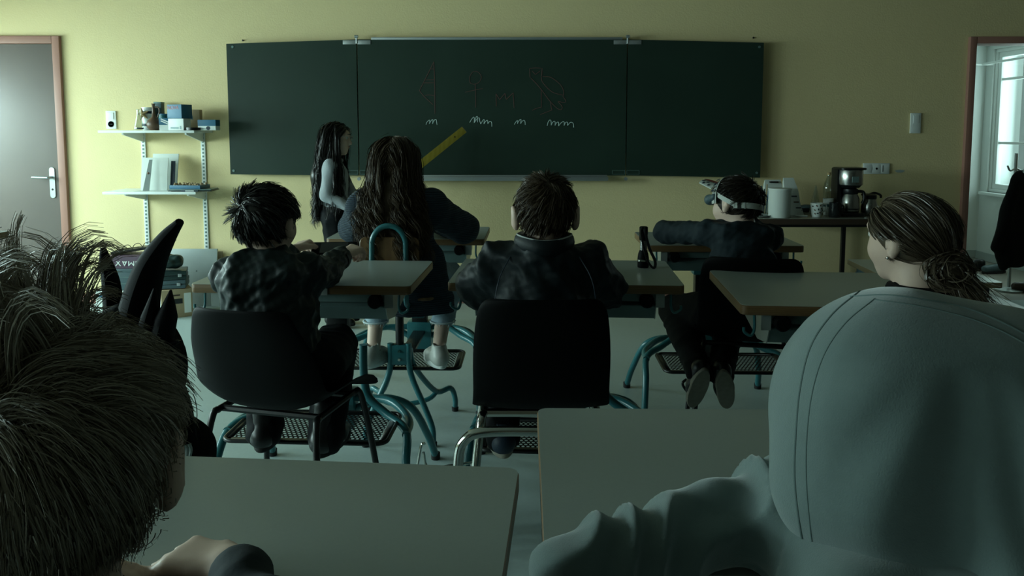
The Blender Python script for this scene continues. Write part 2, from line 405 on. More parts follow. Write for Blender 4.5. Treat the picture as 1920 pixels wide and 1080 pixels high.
# doors and their trim
def door_frame(name, x0, x1, z1, wd, T=.03):
    b = MB(); b.box(x0-wd, x0, FY-T, FY+.13, 0, z1+wd, .006); b.box(x1, x1+wd, FY-T, FY+.13, 0, z1+wd, .006); b.box(x0, x1, FY-T, FY+.13, z1, z1+wd, .006)
    return struct(b.build(name, 'pink'))
door_frame('trim_1', -4.22, -3.365, 1.935, .055)
door_frame('trim_2', DX0, DX1, DZ-.005, .05)
d1 = struct(MB().box(-4.218, -3.367, FY-.018, FY-.001, 0.008, 1.932, .004).build('door_1', 'door'))
x = -3.415
hp = MB().prism([(px_, pz_) for px_, pz_ in rrect(x-.02, x+.02, .80, 1.03, .018)], 0, .008, .002, T=Matrix(((1, 0, 0, 0), (0, 0, -1, FY-.018), (0, 1, 0, 0), (0, 0, 0, 1)))).build('handle_plate', 'alu', d1)
MB().tube(spline([(x, FY-.02, .955), (x, FY-.065, .955), (x-.02, FY-.072, .955), (x-.12, FY-.072, .957)], 5), .009, 10).build('lever_handle', 'alu', hp)
MB().tube([(x, FY-.024, .865), (x, FY-.0275, .865)], .008, 12).build('keyhole', 'black', hp)
for zz in (.25, 1.7): MB().tube([(-4.222, FY-.022, zz), (-4.222, FY-.022, zz+.09)], .008, 8).build('hinge', 'alu', d1)

# ------------------------------------------------------------------ hallway beyond the doorway
b = MB()
HX, HY = 4.76, 7.58
struct(MB().box(2.4, HX+.3, FY+.10, HY+.3, -.1, -.002).build('floor_hall', 'halltile', smooth=False))
slab('ceiling_hall', 2.4, HX+.3, FY+.12, HY+.3, 2.16, 2.3, 'white')
slab('wall_hall_back', 2.4, HX+.2, HY, HY+.15, 0, 2.2, 'hallwhite')
slab('wall_hall_left', 2.4, 2.5, FY+.12, HY, 0, 2.2, 'hallwhite')
wy0, wy1, wz0, wz1 = 6.05, 7.47, .69, 2.10
b = MB(); b.box(HX, HX+.3, FY+.12, HY, 0, wz0); b.box(HX, HX+.3, FY+.12, HY, wz1, 2.2); b.box(HX, HX+.3, FY+.12, wy0, wz0, wz1); b.box(HX, HX+.3, wy1, HY, wz0, wz1)
struct(b.build('wall_hall_right', 'hallwhite', smooth=False))
slab('baseboard_hall_back', 2.5, HX, HY-.015, HY, 0, .08, 'panel'); slab('baseboard_hall_right', HX-.015, HX, FY+.12, HY-.015, 0, .08, 'panel')
slab('trim_sill', HX-.05, HX+.18, wy0-.06, wy1+.05, wz0-.03, wz0, 'white', c=.006)
w1 = MB(); X0, X1 = HX+.03, HX+.08
def frame_rect(mb, y0, y1, z0, z1, t, xa=X0, xb=X1):
    mb.box(xa, xb, y0, y1, z0, z0+t, .004); mb.box(xa, xb, y0, y1, z1-t, z1, .004); mb.box(xa, xb, y0, y0+t, z0+t, z1-t, .004); mb.box(xa, xb, y1-t, y1, z0+t, z1-t, .004)
frame_rect(w1, wy0, wy1, wz0, wz1, .035, X0-.01, X1+.02); w1 = struct(w1.build('window_1', 'white'))
mid = (wy0+wy1)/2
for (a, c) in ((wy0+.035, mid), (mid, wy1-.035)):
    f_ = MB(); frame_rect(f_, a+.002, c-.002, wz0+.035, wz1-.035, .05)
    for zz in (1.18, 1.80): f_.box(X0+.01, X1-.01, a+.05, c-.05, zz-.012, zz+.012)
    f_ = f_.build('casement', 'white', w1)
    MB().box(X0+.02, X0+.024, a+.05, c-.05, wz0+.08, wz1-.08).build('pane', 'pane', f_, smooth=False)
MB().tube([(X0-.015, mid, 1.22), (X0-.03, mid, 1.24), (X0-.03, mid, 1.36)], .008, 8).build('window_handle', 'alu', w1)
# the house across the yard seen through the panes
yb = MB(); yb.box(HX+5, HX+5.3, 2, 22, -3, 6); tag(yb.build('house', M['panel'], smooth=False), 'pale rendered house wall outside the hallway window', 'building')
rod = MB().tube([(3.0, HY-.10, 1.955), (HX-.10, HY-.10, 1.955)], .012, 10).tube([(HX-.10, HY-.10, 1.955), (HX-.10, FY+.3, 1.975)], .012, 10)
rod = rod.build('ceiling_pipe', 'white'); tag(rod, 'white pipe running under the hallway ceiling past the window', 'pipe')
MB().box(HX-.10, HX, HY-.11, HY-.09, 1.945, 1.965).build('bracket', 'white', rod)
MB().box(3.0, 3.02, HY-.1, HY, 1.945, 1.965).build('bracket', 'white', rod)
# coat stand with dark coat
cx, cy = 4.05, 6.0
cs = thing('coat_stand', 'slim coat stand in the hallway holding a black coat', 'coat stand', (cx, cy, 0))
MB().tube([(0, 0, .03), (0, 0, 1.12)], .013, 10).build('pole', 'alu', cs); MB().lathe([(.10, 0), (.10, .012), (.03, .02), (.0, .02)]).build('base', 'lightsteel', cs)
for a in (0, 180): MB().tube(spline([(0, 0, 1.0), (.05*math.cos(R_(a)), -.01, .98), (.08*math.cos(R_(a)), -.02, 1.02)], 4), .007, 8).build('hook', 'alu', cs)
sd = SDF((cx-.32, cy-.22, .08), (cx+.36, cy+.14, 1.06), .012)
sd.cap((cx, cy-.06, .92), (cx-.02, cy-.06, .34), .07, .15, .05, flat=((0, 1, 0), .55)).cap((cx-.03, cy-.07, .9), (cx-.17, cy-.08, .37), .05, .045, .03)
sd.cap((cx+.04, cy-.07, .9), (cx+.18, cy-.08, .3), .05, .06, .03).cap((cx-.08, cy-.06, .35), (cx-.10, cy-.06, .2), .05, .03, .03).cut((cx, cy, .15), (0.2, 0, -1))
ct = thing('coat', 'black coat hanging on the stand beyond the doorway', 'coat', (cx, cy, .12)); sdf_part('coat_body', sd, 'cape', ct, fold=(.012, 12, 3, (1, 1, .3)))
MB().tube([(cx-.03, cy-.14, .98), (cx+.03, cy-.14, .98)], .012, 8).build('collar_loop', 'panel', ct, world=True)
# red jacket tip by the jamb, small things on the hallway floor
rj = MB().lathe([(.0, -.07), (.015, -.065), (.07, .0), (.065, .12), (.03, .22), (0, .23)], (3.405, 5.765, .62), 14)
o = rj.build('red_bag', 'red'); tag(o, 'red cloth bag hung just behind the door jamb', 'bag')
MB().tube([(3.405, 5.765, .84), (3.39, 5.68, .95)], .006, 6).build('strap', 'red', o)
def low_shoe(x, y, rz, label, mat='black'):
    t = thing('shoe', label, 'shoe', (x, y, 0), R_(rz), 'shoes left in the hallway')
    sd = SDF((-.07, -.15, .0), (.07, .17, .13), .006)
    sd.cap((0, -.09, .055), (0, .10, .04), .036, .034, .02).ell((0, -.08, .085), (.036, .045, .03)).ell((0, -.08, .12), (.024, .033, .04), k=.005, sub=True).cut((0, 0, .014), (0, 0, -1))
    sdf_part('upper', sd, mat, t, local=True)
    MB().prism([(.036*math.cos(a)*(1 if math.sin(a) > 0 else .85), .01+.125*math.sin(a)) for a in [2*math.pi*i/20 for i in range(20)]], 0.001, .02, .003).build('sole', 'rubber', t)
    return t
for a_ in [(4.28, 6.9, 70, 'black shoe alone near the hallway far wall', 'black'), (4.42, 6.75, 100, 'grey shoe lying under the hallway window', 'slateblue'), (4.18, 5.93, 60, 'dark brown shoe under the hanging black coat', 'brownedge')]: low_shoe(*a_)

# ------------------------------------------------------------------ blackboard
def on(px, py, Y): return W(px, py, Y)
BY = FY-.075                                         # face of the centre panel
bbx0, bbx1, bbx2, bbx3 = on(428, 200, BY)[0], on(671, 200, BY)[0], on(1175, 200, BY)[0], on(1429, 200, BY)[0]
bz0, bz1 = on(900, 329, BY)[2], on(900, 74, BY)[2]
bb = thing('blackboard', 'dark green three-panel school chalkboard on the yellow wall', 'chalkboard', ((bbx1+bbx2)/2, BY, bz0))
ox, oz = bb.location.x, bb.location.z
def bl(x, y, z): return (x-ox, y-BY, z-oz)
def panel(x0, x1, zt, zb, dl, dr):
    # a slightly bowed panel: dl, dr = how far its left and right ends stand off
    vs = []
    for (x, dd, zz0, zz1) in ((x0, dl[0], dl[1], dl[2]), (x1, dr[0], dr[1], dr[2])):
        for y in (dd, dd+.022):
            for z in (zz0, zz1): vs.append(bl(x, BY+y, z))
    return MB().add(vs, [(0, 1, 3, 2), (4, 6, 7, 5), (0, 4, 5, 1), (2, 3, 7, 6), (1, 5, 7, 3), (0, 2, 6, 4)])
zl1, zl0 = on(428, 82, BY)[2], on(433, 327, BY)[2]; zr1, zr0 = on(1431, 80, BY)[2], on(1424, 333, BY)[2]
panel(bbx1+.004, bbx2-.004, 0, 0, (0, bz0, bz1), (0, bz0, bz1)).build('panel', 'board', bb, smooth=False)
panel(bbx0, bbx1-.004, 0, 0, (0, zl0, zl1), (0, bz0, bz1), ).build('panel', 'board', bb, smooth=False)
panel(bbx2+.004, bbx3, 0, 0, (0, bz0, bz1), (0, zr0, zr1)).build('panel', 'board', bb, smooth=False)
MB().box(bbx1+.1, bbx2-.1, BY+.022, FY, bz0+.1, bz1-.1, T=Matrix.Translation((-ox, -BY, -oz))).build('wall_mount', 'black', bb, smooth=False)
TR = Matrix.Translation((-ox, -BY, -oz))
MB().box(on(695, 0, BY)[0], on(1168, 0, BY)[0], BY-.006, BY+.03, bz1-.002, bz1+.016, .003, T=TR).build('top_rail', 'alu', bb)
x0, x1 = on(690, 0, BY)[0], on(1142, 0, BY)[0]
MB().box(x0, x1, BY-.065, BY+.0, bz0-.036, bz0-.028, .003, T=TR).box(x0, x1, BY-.068, BY-.058, bz0-.034, bz0-.006, .003, T=TR).box(x0, x1, BY-.006, BY+.002, bz0-.034, bz0+.004, .002, T=TR).build('chalk_tray', 'alu', bb)
for hx in (bbx1, bbx2):
    for s_ in (-1, 1):
        a, c = (hx-.10, hx-.006) if s_ < 0 else (hx+.006, hx+.10)
        MB().box(a, c, BY-.004, BY+.001, bz1-.035, bz1-.006, .001, T=TR).build('hinge_plate', 'alu', bb)
        pl = MB()
        for e in ((a, c, bz0+.008, bz0+.011), (a, c, bz0+.036, bz0+.039), (a, a+.003, bz0+.008, bz0+.039), (c-.003, c, bz0+.008, bz0+.039)): pl.box(e[0], e[1], BY-.003, BY, e[2], e[3], T=TR)
        pl.build('latch_outline', 'board' if 0 else 'tray', bb, smooth=False)
    MB().tube([bl(hx, BY-.004, bz1-.03), bl(hx, BY-.004, bz1+.02)], .007, 8).tube([bl(hx-.012, BY-.012, bz1+.02), bl(hx+.012, BY-.012, bz1+.02)], .011, 10).build('hinge_pin', 'alu', bb)
    MB().tube([bl(hx, BY-.01, bz0-.025), bl(hx, BY+.01, bz0-.025)], .013, 12).build('catch', 'alu', bb)
for (px_, py_) in ((436, 88), (438, 320), (1419, 324), (1424, 88)):
    p = on(px_, py_, BY-.002); MB().tube([bl(p[0], BY-.005, p[2]), bl(p[0], BY, p[2])], .009, 10).build('corner_screw', 'tray', bb)
# chalk drawings and letters (traced strokes lie on the board surface)
def chalk(name, strokes, mat, r, label):
    mb = MB()
    for st in strokes:
        pts = [on(740+x/5.333, 100+y/5.333, BY) for x, y in st]
        pts = [bl(p[0], BY-.0006, p[2]) for p in pts]
        if len(pts) > 2: pts = spline(pts, 4)
        mb.tube(pts, r, 5)
    o = mb.build(name, mat, bb); o['label'] = label
def sm(pts, n=6): return pts
chalk('chalk_drawing', [[(392, 85), (320, 230)], [(320, 230), (248, 373)], [(248, 373), (300, 435), (383, 512)], [(392, 85), (400, 300), (403, 605)], [(360, 155), (388, 157)], [(305, 266), (395, 264)], [(285, 296), (392, 294)], [(305, 420), (350, 416), (393, 424)]], 'chalkr', .0022, 'faint red sail shape with cross bars')
chalk('chalk_drawing', [[(825, 180), (780, 188), (752, 235), (752, 285), (780, 308), (830, 300), (865, 255), (860, 215), (832, 185), (810, 182)], [(806, 300), (810, 420), (810, 543)], [(705, 390), (800, 368), (880, 352)]], 'chalkr', .002, 'faint red loop over a cross')
chalk('chalk_drawing', [[(1017, 530), (1014, 405)], [(1014, 405), (1052, 463)], [(1052, 463), (1104, 400)], [(1104, 400), (1117, 462)], [(1117, 462), (1185, 395)], [(1185, 395), (1195, 545)]], 'chalkr', .0022, 'faint red zigzag')
chalk('chalk_drawing', [[(1350, 150), (1354, 242)], [(1350, 152), (1410, 145), (1465, 150)], [(1475, 150), (1470, 228)], [(1376, 178), (1408, 212)], [(1408, 212), (1453, 178)], [(1362, 245), (1450, 340), (1560, 485), (1645, 562), (1675, 550), (1668, 520), (1635, 482), (1690, 492), (1712, 478), (1690, 438)], [(1480, 232), (1560, 240), (1650, 305), (1690, 375), (1684, 435)], [(1466, 232), (1480, 290), (1560, 375), (1620, 403), (1680, 415)], [(1466, 355), (1467, 540)], [(1467, 540), (1420, 550), (1375, 572)], [(1560, 490), (1565, 530), (1575, 567)], [(1575, 567), (1455, 613)]], 'chalkr', .0022, 'faint red standing bird with a square head')
chalk('chalk_writing', [[(315, 713), (322, 690), (345, 668), (352, 675), (347, 706)], [(347, 706), (370, 668), (382, 664), (384, 675), (379, 705)], [(379, 705), (398, 668), (415, 662), (420, 680), (425, 715)]], 'chalkw', .0026, 'white letter m under the sail shape')
chalk('chalk_writing', [[(752, 692), (770, 660), (790, 638), (797, 650), (797, 695)], [(797, 695), (812, 645), (825, 630), (832, 650), (828, 690)], [(800, 690), (830, 650), (850, 648), (852, 675), (862, 706)], [(862, 706), (885, 668), (895, 662), (897, 680), (893, 706)], [(893, 706), (915, 675), (930, 672), (932, 705)], [(932, 705), (950, 682), (970, 690), (973, 732)]], 'chalkw', .0026, 'white letters mm at the ruler tip')
chalk('chalk_writing', [[(1197, 712), (1210, 690), (1227, 672), (1232, 685), (1228, 704)], [(1228, 704), (1245, 672), (1262, 660), (1264, 678), (1260, 704)], [(1260, 704), (1280, 675), (1298, 672), (1305, 690), (1306, 715)]], 'chalkw', .0026, 'white letter m under the zigzag')
chalk('chalk_writing', [[(1525, 724), (1535, 690), (1552, 666), (1565, 680), (1566, 720)], [(1566, 720), (1580, 690), (1600, 680), (1606, 700), (1604, 722)], [(1604, 722), (1622, 692), (1640, 690), (1640, 726)], [(1640, 726), (1665, 695), (1690, 682), (1697, 700), (1694, 722)], [(1694, 722), (1710, 692), (1728, 690), (1730, 722)], [(1730, 722), (1755, 692), (1775, 692), (1787, 705), (1790, 742)]], 'chalkw', .0026, 'white letters mm under the bird')

# ------------------------------------------------------------------ wall sockets and plates
def plate(name, px0, px1, py0, py1, label, cat, kind):
    a = W(px0, py1, FY); c = W(px1, py0, FY); x0, x1, z0, z1 = a[0], c[0], a[2], c[2]
    o = MB().box(x0, x1, FY-.012, FY, z0, z1, .003).build(name, 'white'); tag(o, label, cat); w_, h_ = x1-x0, z1-z0
    def sock(cx_, cz_, r): MB().lathe([(r, 0), (r*.9, .002), (r*.85, -.001), (0, -.001)], (0, 0, 0), 20, T=Matrix.Translation((cx_, FY-.012, cz_)) @ Matrix.Rotation(R_(90), 4, 'X')).build('socket', 'panel', o)
    if kind == 'both':
        MB().box(x0+w_*.2, x1-w_*.2, FY-.017, FY-.011, z0+h_*.52, z1-h_*.1, .002).build('rocker', 'white', o); sock((x0+x1)/2, z0+h_*.27, w_*.33)
        for s_ in (-1, 1): MB().tube([((x0+x1)/2+s_*.006, FY-.0135, z0+h_*.27), ((x0+x1)/2+s_*.006, FY-.0115, z0+h_*.27)], .003, 8).build('pin_hole', 'black', o)
    if kind == 'switch':
        MB().box(x0+w_*.22, x1-w_*.22, FY-.017, FY-.011, z0+h_*.5, z1-h_*.12, .002).build('rocker', 'white', o); MB().box(x0+w_*.12, x1-w_*.12, FY-.0135, FY-.011, z0+h_*.08, z1-h_*.06, .001).build('inner_plate', 'white', o)
    if kind == 'strip':
        for k in range(3): MB().box(x0+w_*(.03+.325*k), x0+w_*(.32+.325*k), FY-.0135, FY-.011, z0+h_*.1, z1-h_*.1, .001).build('inner_plate', 'white', o)
        sock(x0+w_*.24, (z0+z1)/2, h_*.28); MB().tube([(x0+w_*.5, FY-.0155, (z0+z1)/2), (x0+w_*.5, FY-.013, (z0+z1)/2)], .008, 12).build('jack', 'black', o)
        MB().box(x0+w_*.73, x0+w_*.75, FY-.015, FY-.013, z0+h_*.2, z1-h_*.2).build('slot', 'black', o)
    return o
plate('socket_plate', 201, 218, 208, 242, 'white switch and socket plate left of the shelves', 'socket', 'both')
plate('switch_plate', 1705, 1726, 212, 250, 'white light switch on the yellow wall left of the doorway', 'switch', 'switch')
plate('socket_strip', 1617, 1667, 306, 326, 'wide white triple socket strip beside the coffee maker', 'socket', 'strip')
p = W(1687, 321, FY); o = MB().prism([(p[0]+.035*math.cos(a)*(1+.2*math.sin(3*a)), p[2]+.011*math.sin(a)) for a in [2*math.pi*i/18 for i in range(18)]], 0, .0012, T=Matrix(((1, 0, 0, 0), (0, 0, -1, FY), (0, 1, 0, 0), (0, 0, 0, 1)))).build('filler_patch', 'panel'); tag(o, 'small pale smear of filler right of the socket strip', 'patch')
for i, (px_, py_) in enumerate(((456, 76), (1412, 71))):
    p = W(px_, py_, FY); o = MB().tube([(p[0], FY-.008, p[2]), (p[0], FY, p[2])], .005, 8).ball((p[0], FY-.008, p[2]), (.007, .003, .007)).build('wall_screw', 'black')
    tag(o, ('small dark screw in the wall above the left board panel', 'small dark screw in the wall above the right board panel')[i], 'screw', 'screws above the board')

# ------------------------------------------------------------------ wall shelves on slotted uprights
sx0, sx1, sy0 = -2.885, -2.215, 5.22
sh = thing('shelf_unit', 'white two-tier wall shelf on slotted metal uprights', 'shelf', ((sx0+sx1)/2, FY, .36))
def sp(mb, name, mat, parent): return mb.build(name, mat, parent, world=True)
ZT, ZL = 1.302, .872
for x in (-2.735, -2.292):
    u = MB(); u.box(x-.016, x+.016, FY-.012, FY-.001, .38, ZT+.0, .001); u = sp(u, 'upright', 'white', sh)
    k = MB(); z = .40
    while z < ZT-.03: k.box(x-.007, x+.007, FY-.0128, FY-.0118, z, z+.014); z += .027
    o = sp(k, 'slot', 'tray', sh); o['kind'] = 'stuff'
    for zt in (ZT, ZL):
        b = MB(); pts = [(FY-.012, zt-.019), (FY-.30, zt-.019), (FY-.30, zt-.030), (FY-.012, zt-.085)]
        vs = [(xx, y, z) for xx in (x-.006, x+.006) for y, z in pts]; b.add(vs, [(0, 1, 2, 3), (7, 6, 5, 4), (0, 4, 5, 1), (1, 5, 6, 2), (2, 6, 7, 3), (3, 7, 4, 0)])
        sp(b, 'bracket', 'white', sh)
sp(MB().box(sx0, sx1, sy0, FY-.015, ZT-.018, ZT, .002), 'shelf_board', 'white', sh)
sp(MB().box(sx0+.01, sx1-.005, sy0-.0, FY-.015, ZL-.018, ZL, .002), 'shelf_board', 'white', sh)
def at(px, Y): return W(px, 240, Y)[0]
def TB(x, y, z, rz=0): return Matrix.Translation((x, y, z)) @ Matrix.Rotation(R_(rz), 4, 'Z')
def on_shelf(mb, name, mat, parent): return mb.build(name, mat, parent)
def box_item(name, px, Y, z, w_, d_, h_, rz, mat, label, lid=None, cat='box'):
    t = thing(name, label, cat, (at(px, Y), Y, z), R_(rz)); MB().box(-w_/2, w_/2, -d_/2, d_/2, 0.0005, h_, .0015).build('carton', mat, t)
    if lid: MB().box(-w_/2-.001, w_/2+.001, -d_/2-.001, d_/2+.001, h_*lid[0], h_*lid[1], .001).build('printed_band', lid[2], t)
    return t
# top shelf, left to right
e = thing('flask', 'clear conical glass flask at the left end of the top shelf', 'flask', (at(261, 5.32), 5.32, ZT)); MB().lathe([(.036, .001), (.038, .006), (.034, .03), (.016, .10), (.014, .145), (.018, .15), (.015, .15), (.012, .12), (.030, .03), (.0, .008)], (0, 0, 0), 20, closed=False).build('glass', 'glass', e)
MB().lathe([(.029, .008), (.030, .02), (.0, .02)]).build('liquid', 'slateblue', e)
e = thing('starfish', 'dried tan starfish leaning on the flask rim', 'ornament', (at(268, 5.36), 5.36, ZT+.115)); m_ = MB()
for k in range(5):
    a = R_(90+72*k+12); m_.tube([(0, 0, 0), (.022*math.cos(a), .003, .022*math.sin(a)), (.045*math.cos(a), .004, .045*math.sin(a))], [.011, .009, .003], 8)
m_.build('body', 'tan', e)
e = thing('mug', 'white mug with dark bands behind the clay jug', 'mug', (at(279, 5.42), 5.42, ZT)); MB().lathe([(.040, .001), (.043, .01), (.043, .165), (.038, .165), (.038, .012), (0, .010)]).build('body', 'white', e)
for z in (.03, .12): MB().lathe([(.0435, z), (.0445, z+.004), (.0445, z+.014), (.0435, z+.018)]).build('band', 'navy', e)
e = thing('jug', 'round brown clay jug with a long thin neck and handle', 'jug', (at(289, 5.28), 5.28, ZT)); MB().lathe([(.025, .001), (.044, .02), (.050, .045), (.040, .07), (.014, .095), (.0095, .13), (.010, .18), (.015, .187), (.010, .187), (.006, .13), (.0, .08)]).build('body', 'clay', e)
MB().tube(spline([(.008, 0, .165), (.035, 0, .16), (.042, 0, .13), (.025, 0, .085)], 5), .0045, 8).build('handle', 'clay', e)
e = thing('tall_tin', 'tall slate grey tin standing behind the clay jug', 'tin', (at(300, 5.49), 5.49, ZT)); MB().box(-.028, .028, -.028, .028, .001, .205, .006).build('body', 'slateblue', e); MB().box(-.0285, .0285, -.0285, .0285, .195, .207, .003).build('lid', 'tray', e)
e = thing('cup', 'small teal paper cup stacked behind the blue striped box', 'cup', (at(308, 5.40), 5.40, ZT)); MB().lathe([(.028, .001), (.038, .115), (.035, .115), (.026, .004), (0, .003)]).build('body', 'teal', e); MB().lathe([(.0385, .110), (.040, .115), (.0385, .119)]).build('rim', 'blue', e)
t = box_item('small_box', 312, 5.29, ZT, .075, .06, .085, 6, 'white', 'small blue and white box with two white diagonal stripes', (.45, 1.005, 'blue'))
for k in range(2): MB().box(-.028, .028, -.0325, -.0315, -.004, .004, T=Matrix.Translation((0, 0, .055+.014*k)) @ Matrix.Rotation(R_(25), 4, 'Y')).build('stripe', 'white', t)
t = box_item('white_box', 337, 5.29, ZT, .115, .09, .082, -8, 'white', 'white box at the bottom of the pair stacked on the top shelf'); MB().box(-.04, .02, -.0465, -.0455, .012, .022).box(.03, .038, -.0465, -.0455, .010, .03).build('print', 'teal', t)
t = box_item('blue_box', 338, 5.30, ZT+.0825, .128, .10, .098, -20, 'blue', 'blue box with red lettering on top of the white box')
tm = text_mesh('NOVA', .035, .0004); tm.transform(Matrix.Translation((-.01, -.0505, .075)) @ Matrix.Rotation(R_(90), 4, 'X')); link('lettering', tm, 'red', t, False)
t = box_item('beige_box', 366, 5.46, ZT, .09, .05, .15, 0, 'card', 'tall beige carton marked with a blue letter a', cat='box')
tm = text_mesh('a', .07, .0004); tm.transform(Matrix.Translation((-.015, -.0258, .10)) @ Matrix.Rotation(R_(90), 4, 'X')); link('lettering', tm, 'blue', t, False)
e = thing('tape_roll', 'flat black tape roll lying at the shelf front', 'tape', (at(362, 5.27), 5.27, ZT)); MB().lathe([(.02, .001), (.05, .001), (.05, .02), (.02, .02)], sides=24, closed=True).build('roll', 'black', e); MB().lathe([(.0195, .0012), (.0205, .0012), (.0205, .0205), (.0195, .0205)], closed=True).build('core', 'card', e)
t = box_item('blue_box', 392, 5.32, ZT, .125, .08, .074, 0, 'white', 'low white and blue carton at the right end of the top shelf', (.42, 1.005, 'blue')); MB().tube([(.01, -.042, .016), (.01, -.0405, .016)], .014, 14).build('oval_print', 'navy', t)
# lower shelf
def leaning(name, px0, px1, Y, hh, lean, mat, label, rz=0, th=.006):
    x0, x1 = at(px0, Y), at(px1, Y); t = thing(name, label, 'board', ((x0+x1)/2, Y, ZL+.003), R_(rz)); o = MB().box(-(x1-x0)/2, (x1-x0)/2, 0, th, 0, hh, .001).build('sheet', mat, t); t.rotation_euler[0] = R_(lean); return t
leaning('drawing_board', 278, 327, 5.43, .262, -12, 'paper', 'large white sheet of card leaning furthest back on the lower shelf', 0)
e = thing('picture_frame', 'white picture frame standing open with its back strut to the room', 'picture frame', (at(284, 5.34), 5.34, ZL+.002)); fr = MB(); fr.box(-.095, .095, -.003, .003, 0, .235, .001, T=Matrix.Rotation(R_(-9), 4, 'X')); fr.build('back_board', 'paper', e)
MB().add([(-.045, -.075, 0), (-.02, -.012, .22), (.0, -.004, .22), (-.035, -.07, 0), (-.005, -.06, 0)], [(0, 1, 2, 4), (0, 4, 3), (1, 0, 3, 2), (3, 4, 2)]).build('strut', 'panel', e)
MB().ball((-.012, -.05, .125), (.009, .006, .009)).build('clasp', 'clay', e)
e = leaning('ruled_card', 314, 322, 5.37, .21, -10, 'navy', 'narrow navy card slotted beside the picture frame')
e = thing('paper_sheets', 'thin stack of white sheets under the picture frame', 'paper', (at(290, 5.30), 5.30, ZL)); MB().box(-.14, .13, -.07, .09, .0003, .0022).build('sheet', 'paper', e, False); 
e = thing('tray', 'blue plastic tray full of small shells at the right of the lower shelf', 'tray', (at(352, 5.33), 5.33, ZL+.018), R_(-6)); MB().prism(rrect(-.115, .115, -.07, .07, .012), 0, .003).build('base', 'blue', e)
mb = MB()
for s_ in ((-.115, .115, -.07, -.066), (-.115, .115, .066, .07), (-.115, -.111, -.07, .07), (.111, .115, -.07, .07)): mb.box(s_[0], s_[1], s_[2], s_[3], 0, .025, .0015)
mb.build('rim', 'blue', e)
rnd = random.Random(5); mb = MB()
for k in range(120): mb.ball((rnd.uniform(-.1, .1), rnd.uniform(-.055, .055), rnd.uniform(.012, .036)), rnd.uniform(.005, .009), seg=6, ring=4)
o = mb.build('shells', 'card', e); o['kind'] = 'stuff'
e = thing('folder', 'black folder lying flat beneath the blue tray', 'folder', (at(360, 5.33), 5.33, ZL), R_(4)); MB().box(-.15, .15, -.09, .08, .0005, .009, .002).build('cover', 'black', e); MB().box(-.145, .145, -.085, .075, .009, .0165, .001).build('contents', 'tray', e)
e = thing('notebook', 'small dark notebook with a white label at the shelf front', 'notebook', (at(352, 5.235), 5.238, ZL), R_(0)); MB().box(-.06, .06, -.012, .002, .0005, .012, .001).build('cover', 'navy', e); MB().box(-.03, .03, -.0128, -.012, .003, .010).build('label', 'paper', e)

# ------------------------------------------------------------------ pile on the floor below the shelves
def zat(py, Y): return W(300, py, Y)[2]
e = thing('leaning_panel', 'pale grey board leaning on the wall under the shelves', 'board', (at(360, 5.5), 5.46, .001)); e.rotation_euler[0] = R_(-8)
MB().box(-.30, .15, -.009, .009, 0, .425, .002).build('board', 'panel', e); MB().tube([(.0, -.0105, .26), (.0, -.009, .26)], .004, 8).build('screw_hole', 'black', e)
e = thing('leaning_panel', 'second thin board just behind the pale grey one', 'board', (at(377, 5.52), 5.492, .001)); e.rotation_euler[0] = R_(-8); MB().box(-.2, .12, -.003, .003, 0, .40, .001).build('board', 'card', e)
cx_ = -2.58
e = thing('cardboard_box', 'open brown carton at the bottom of the pile under the shelves', 'box', (-2.40, 5.22, 0), R_(33)); MB().box(-.10, .10, -.13, .13, .001, .20, .003).build('carton', 'card', e)
MB().box(-.03, .035, -.1312, -.130, .10, .135).build('handle_hole', 'black', e, False); MB().box(.045, .090, -.1312, -.130, .03, .17).build('label', 'paper', e, False); MB().box(-.1008, -.100, -.11, .11, .02, .19).build('side_paper', 'paper', e, False); MB().box(-.05, .02, -.1312, -.130, .155, .165).build('print', 'brownedge', e, False)
e = thing('flat_box', 'pale crate left of the brown carton on the floor', 'box', (-2.72, 5.18, 0), R_(4)); MB().box(-.15, .15, -.12, .12, .001, .20, .003).build('carton', 'paper', e); MB().box(-.151, .151, -.121, .121, .16, .175).build('printed_band', 'blue', e)
def case(z, h_, x, y, w_, d_, rz, mat, label, nm='case'):
    e = thing(nm, label, 'case', (x, y, z), R_(rz)); MB().box(-w_/2, w_/2, -d_/2, d_/2, .0005, h_*.48, .006).build('base', mat, e); MB().box(-w_/2, w_/2, -d_/2, d_/2, h_*.52, h_, .006).build('lid', mat, e); MB().box(-w_/2+.004, w_/2-.004, -d_/2+.004, d_/2-.004, h_*.45, h_*.55).build('gasket', 'black', e)
    for s_ in (-1, 1): MB().box(s_*w_*.3-.012, s_*w_*.3+.012, -d_/2-.005, -d_/2, h_*.35, h_*.7, .002).build('latch', 'alu', e)
    return e
case(.205, .058, -2.41, 5.20, .22, .20, 16, 'slateblue', 'slate grey tool case resting on the brown carton')
case(.264, .062, -2.405, 5.20, .21, .19, 20, 'darkgreen', 'dark green tool case, second one up on the brown carton')
sd = SDF((-2.56, 5.05, .31), (-2.26, 5.36, .47), .006); sd.cap((-2.45, 5.2, .385), (-2.36, 5.19, .385), .055, .052, .03, flat=((0, 0, 1), .95)).ell((-2.41, 5.13, .38), (.06, .03, .035), k=.02)
e = thing('pouch', 'padded dark pouch topping the cases under the shelves', 'bag', (-2.41, 5.2, .327)); sdf_part('fabric', sd, 'darkgreen', e, fold=(.004, 30, 2)); MB().tube(spline([(-2.46, 5.125, .39), (-2.41, 5.11, .41), (-2.37, 5.125, .395)], 4), .005, 6).build('zip', 'slateblue', e, world=True)
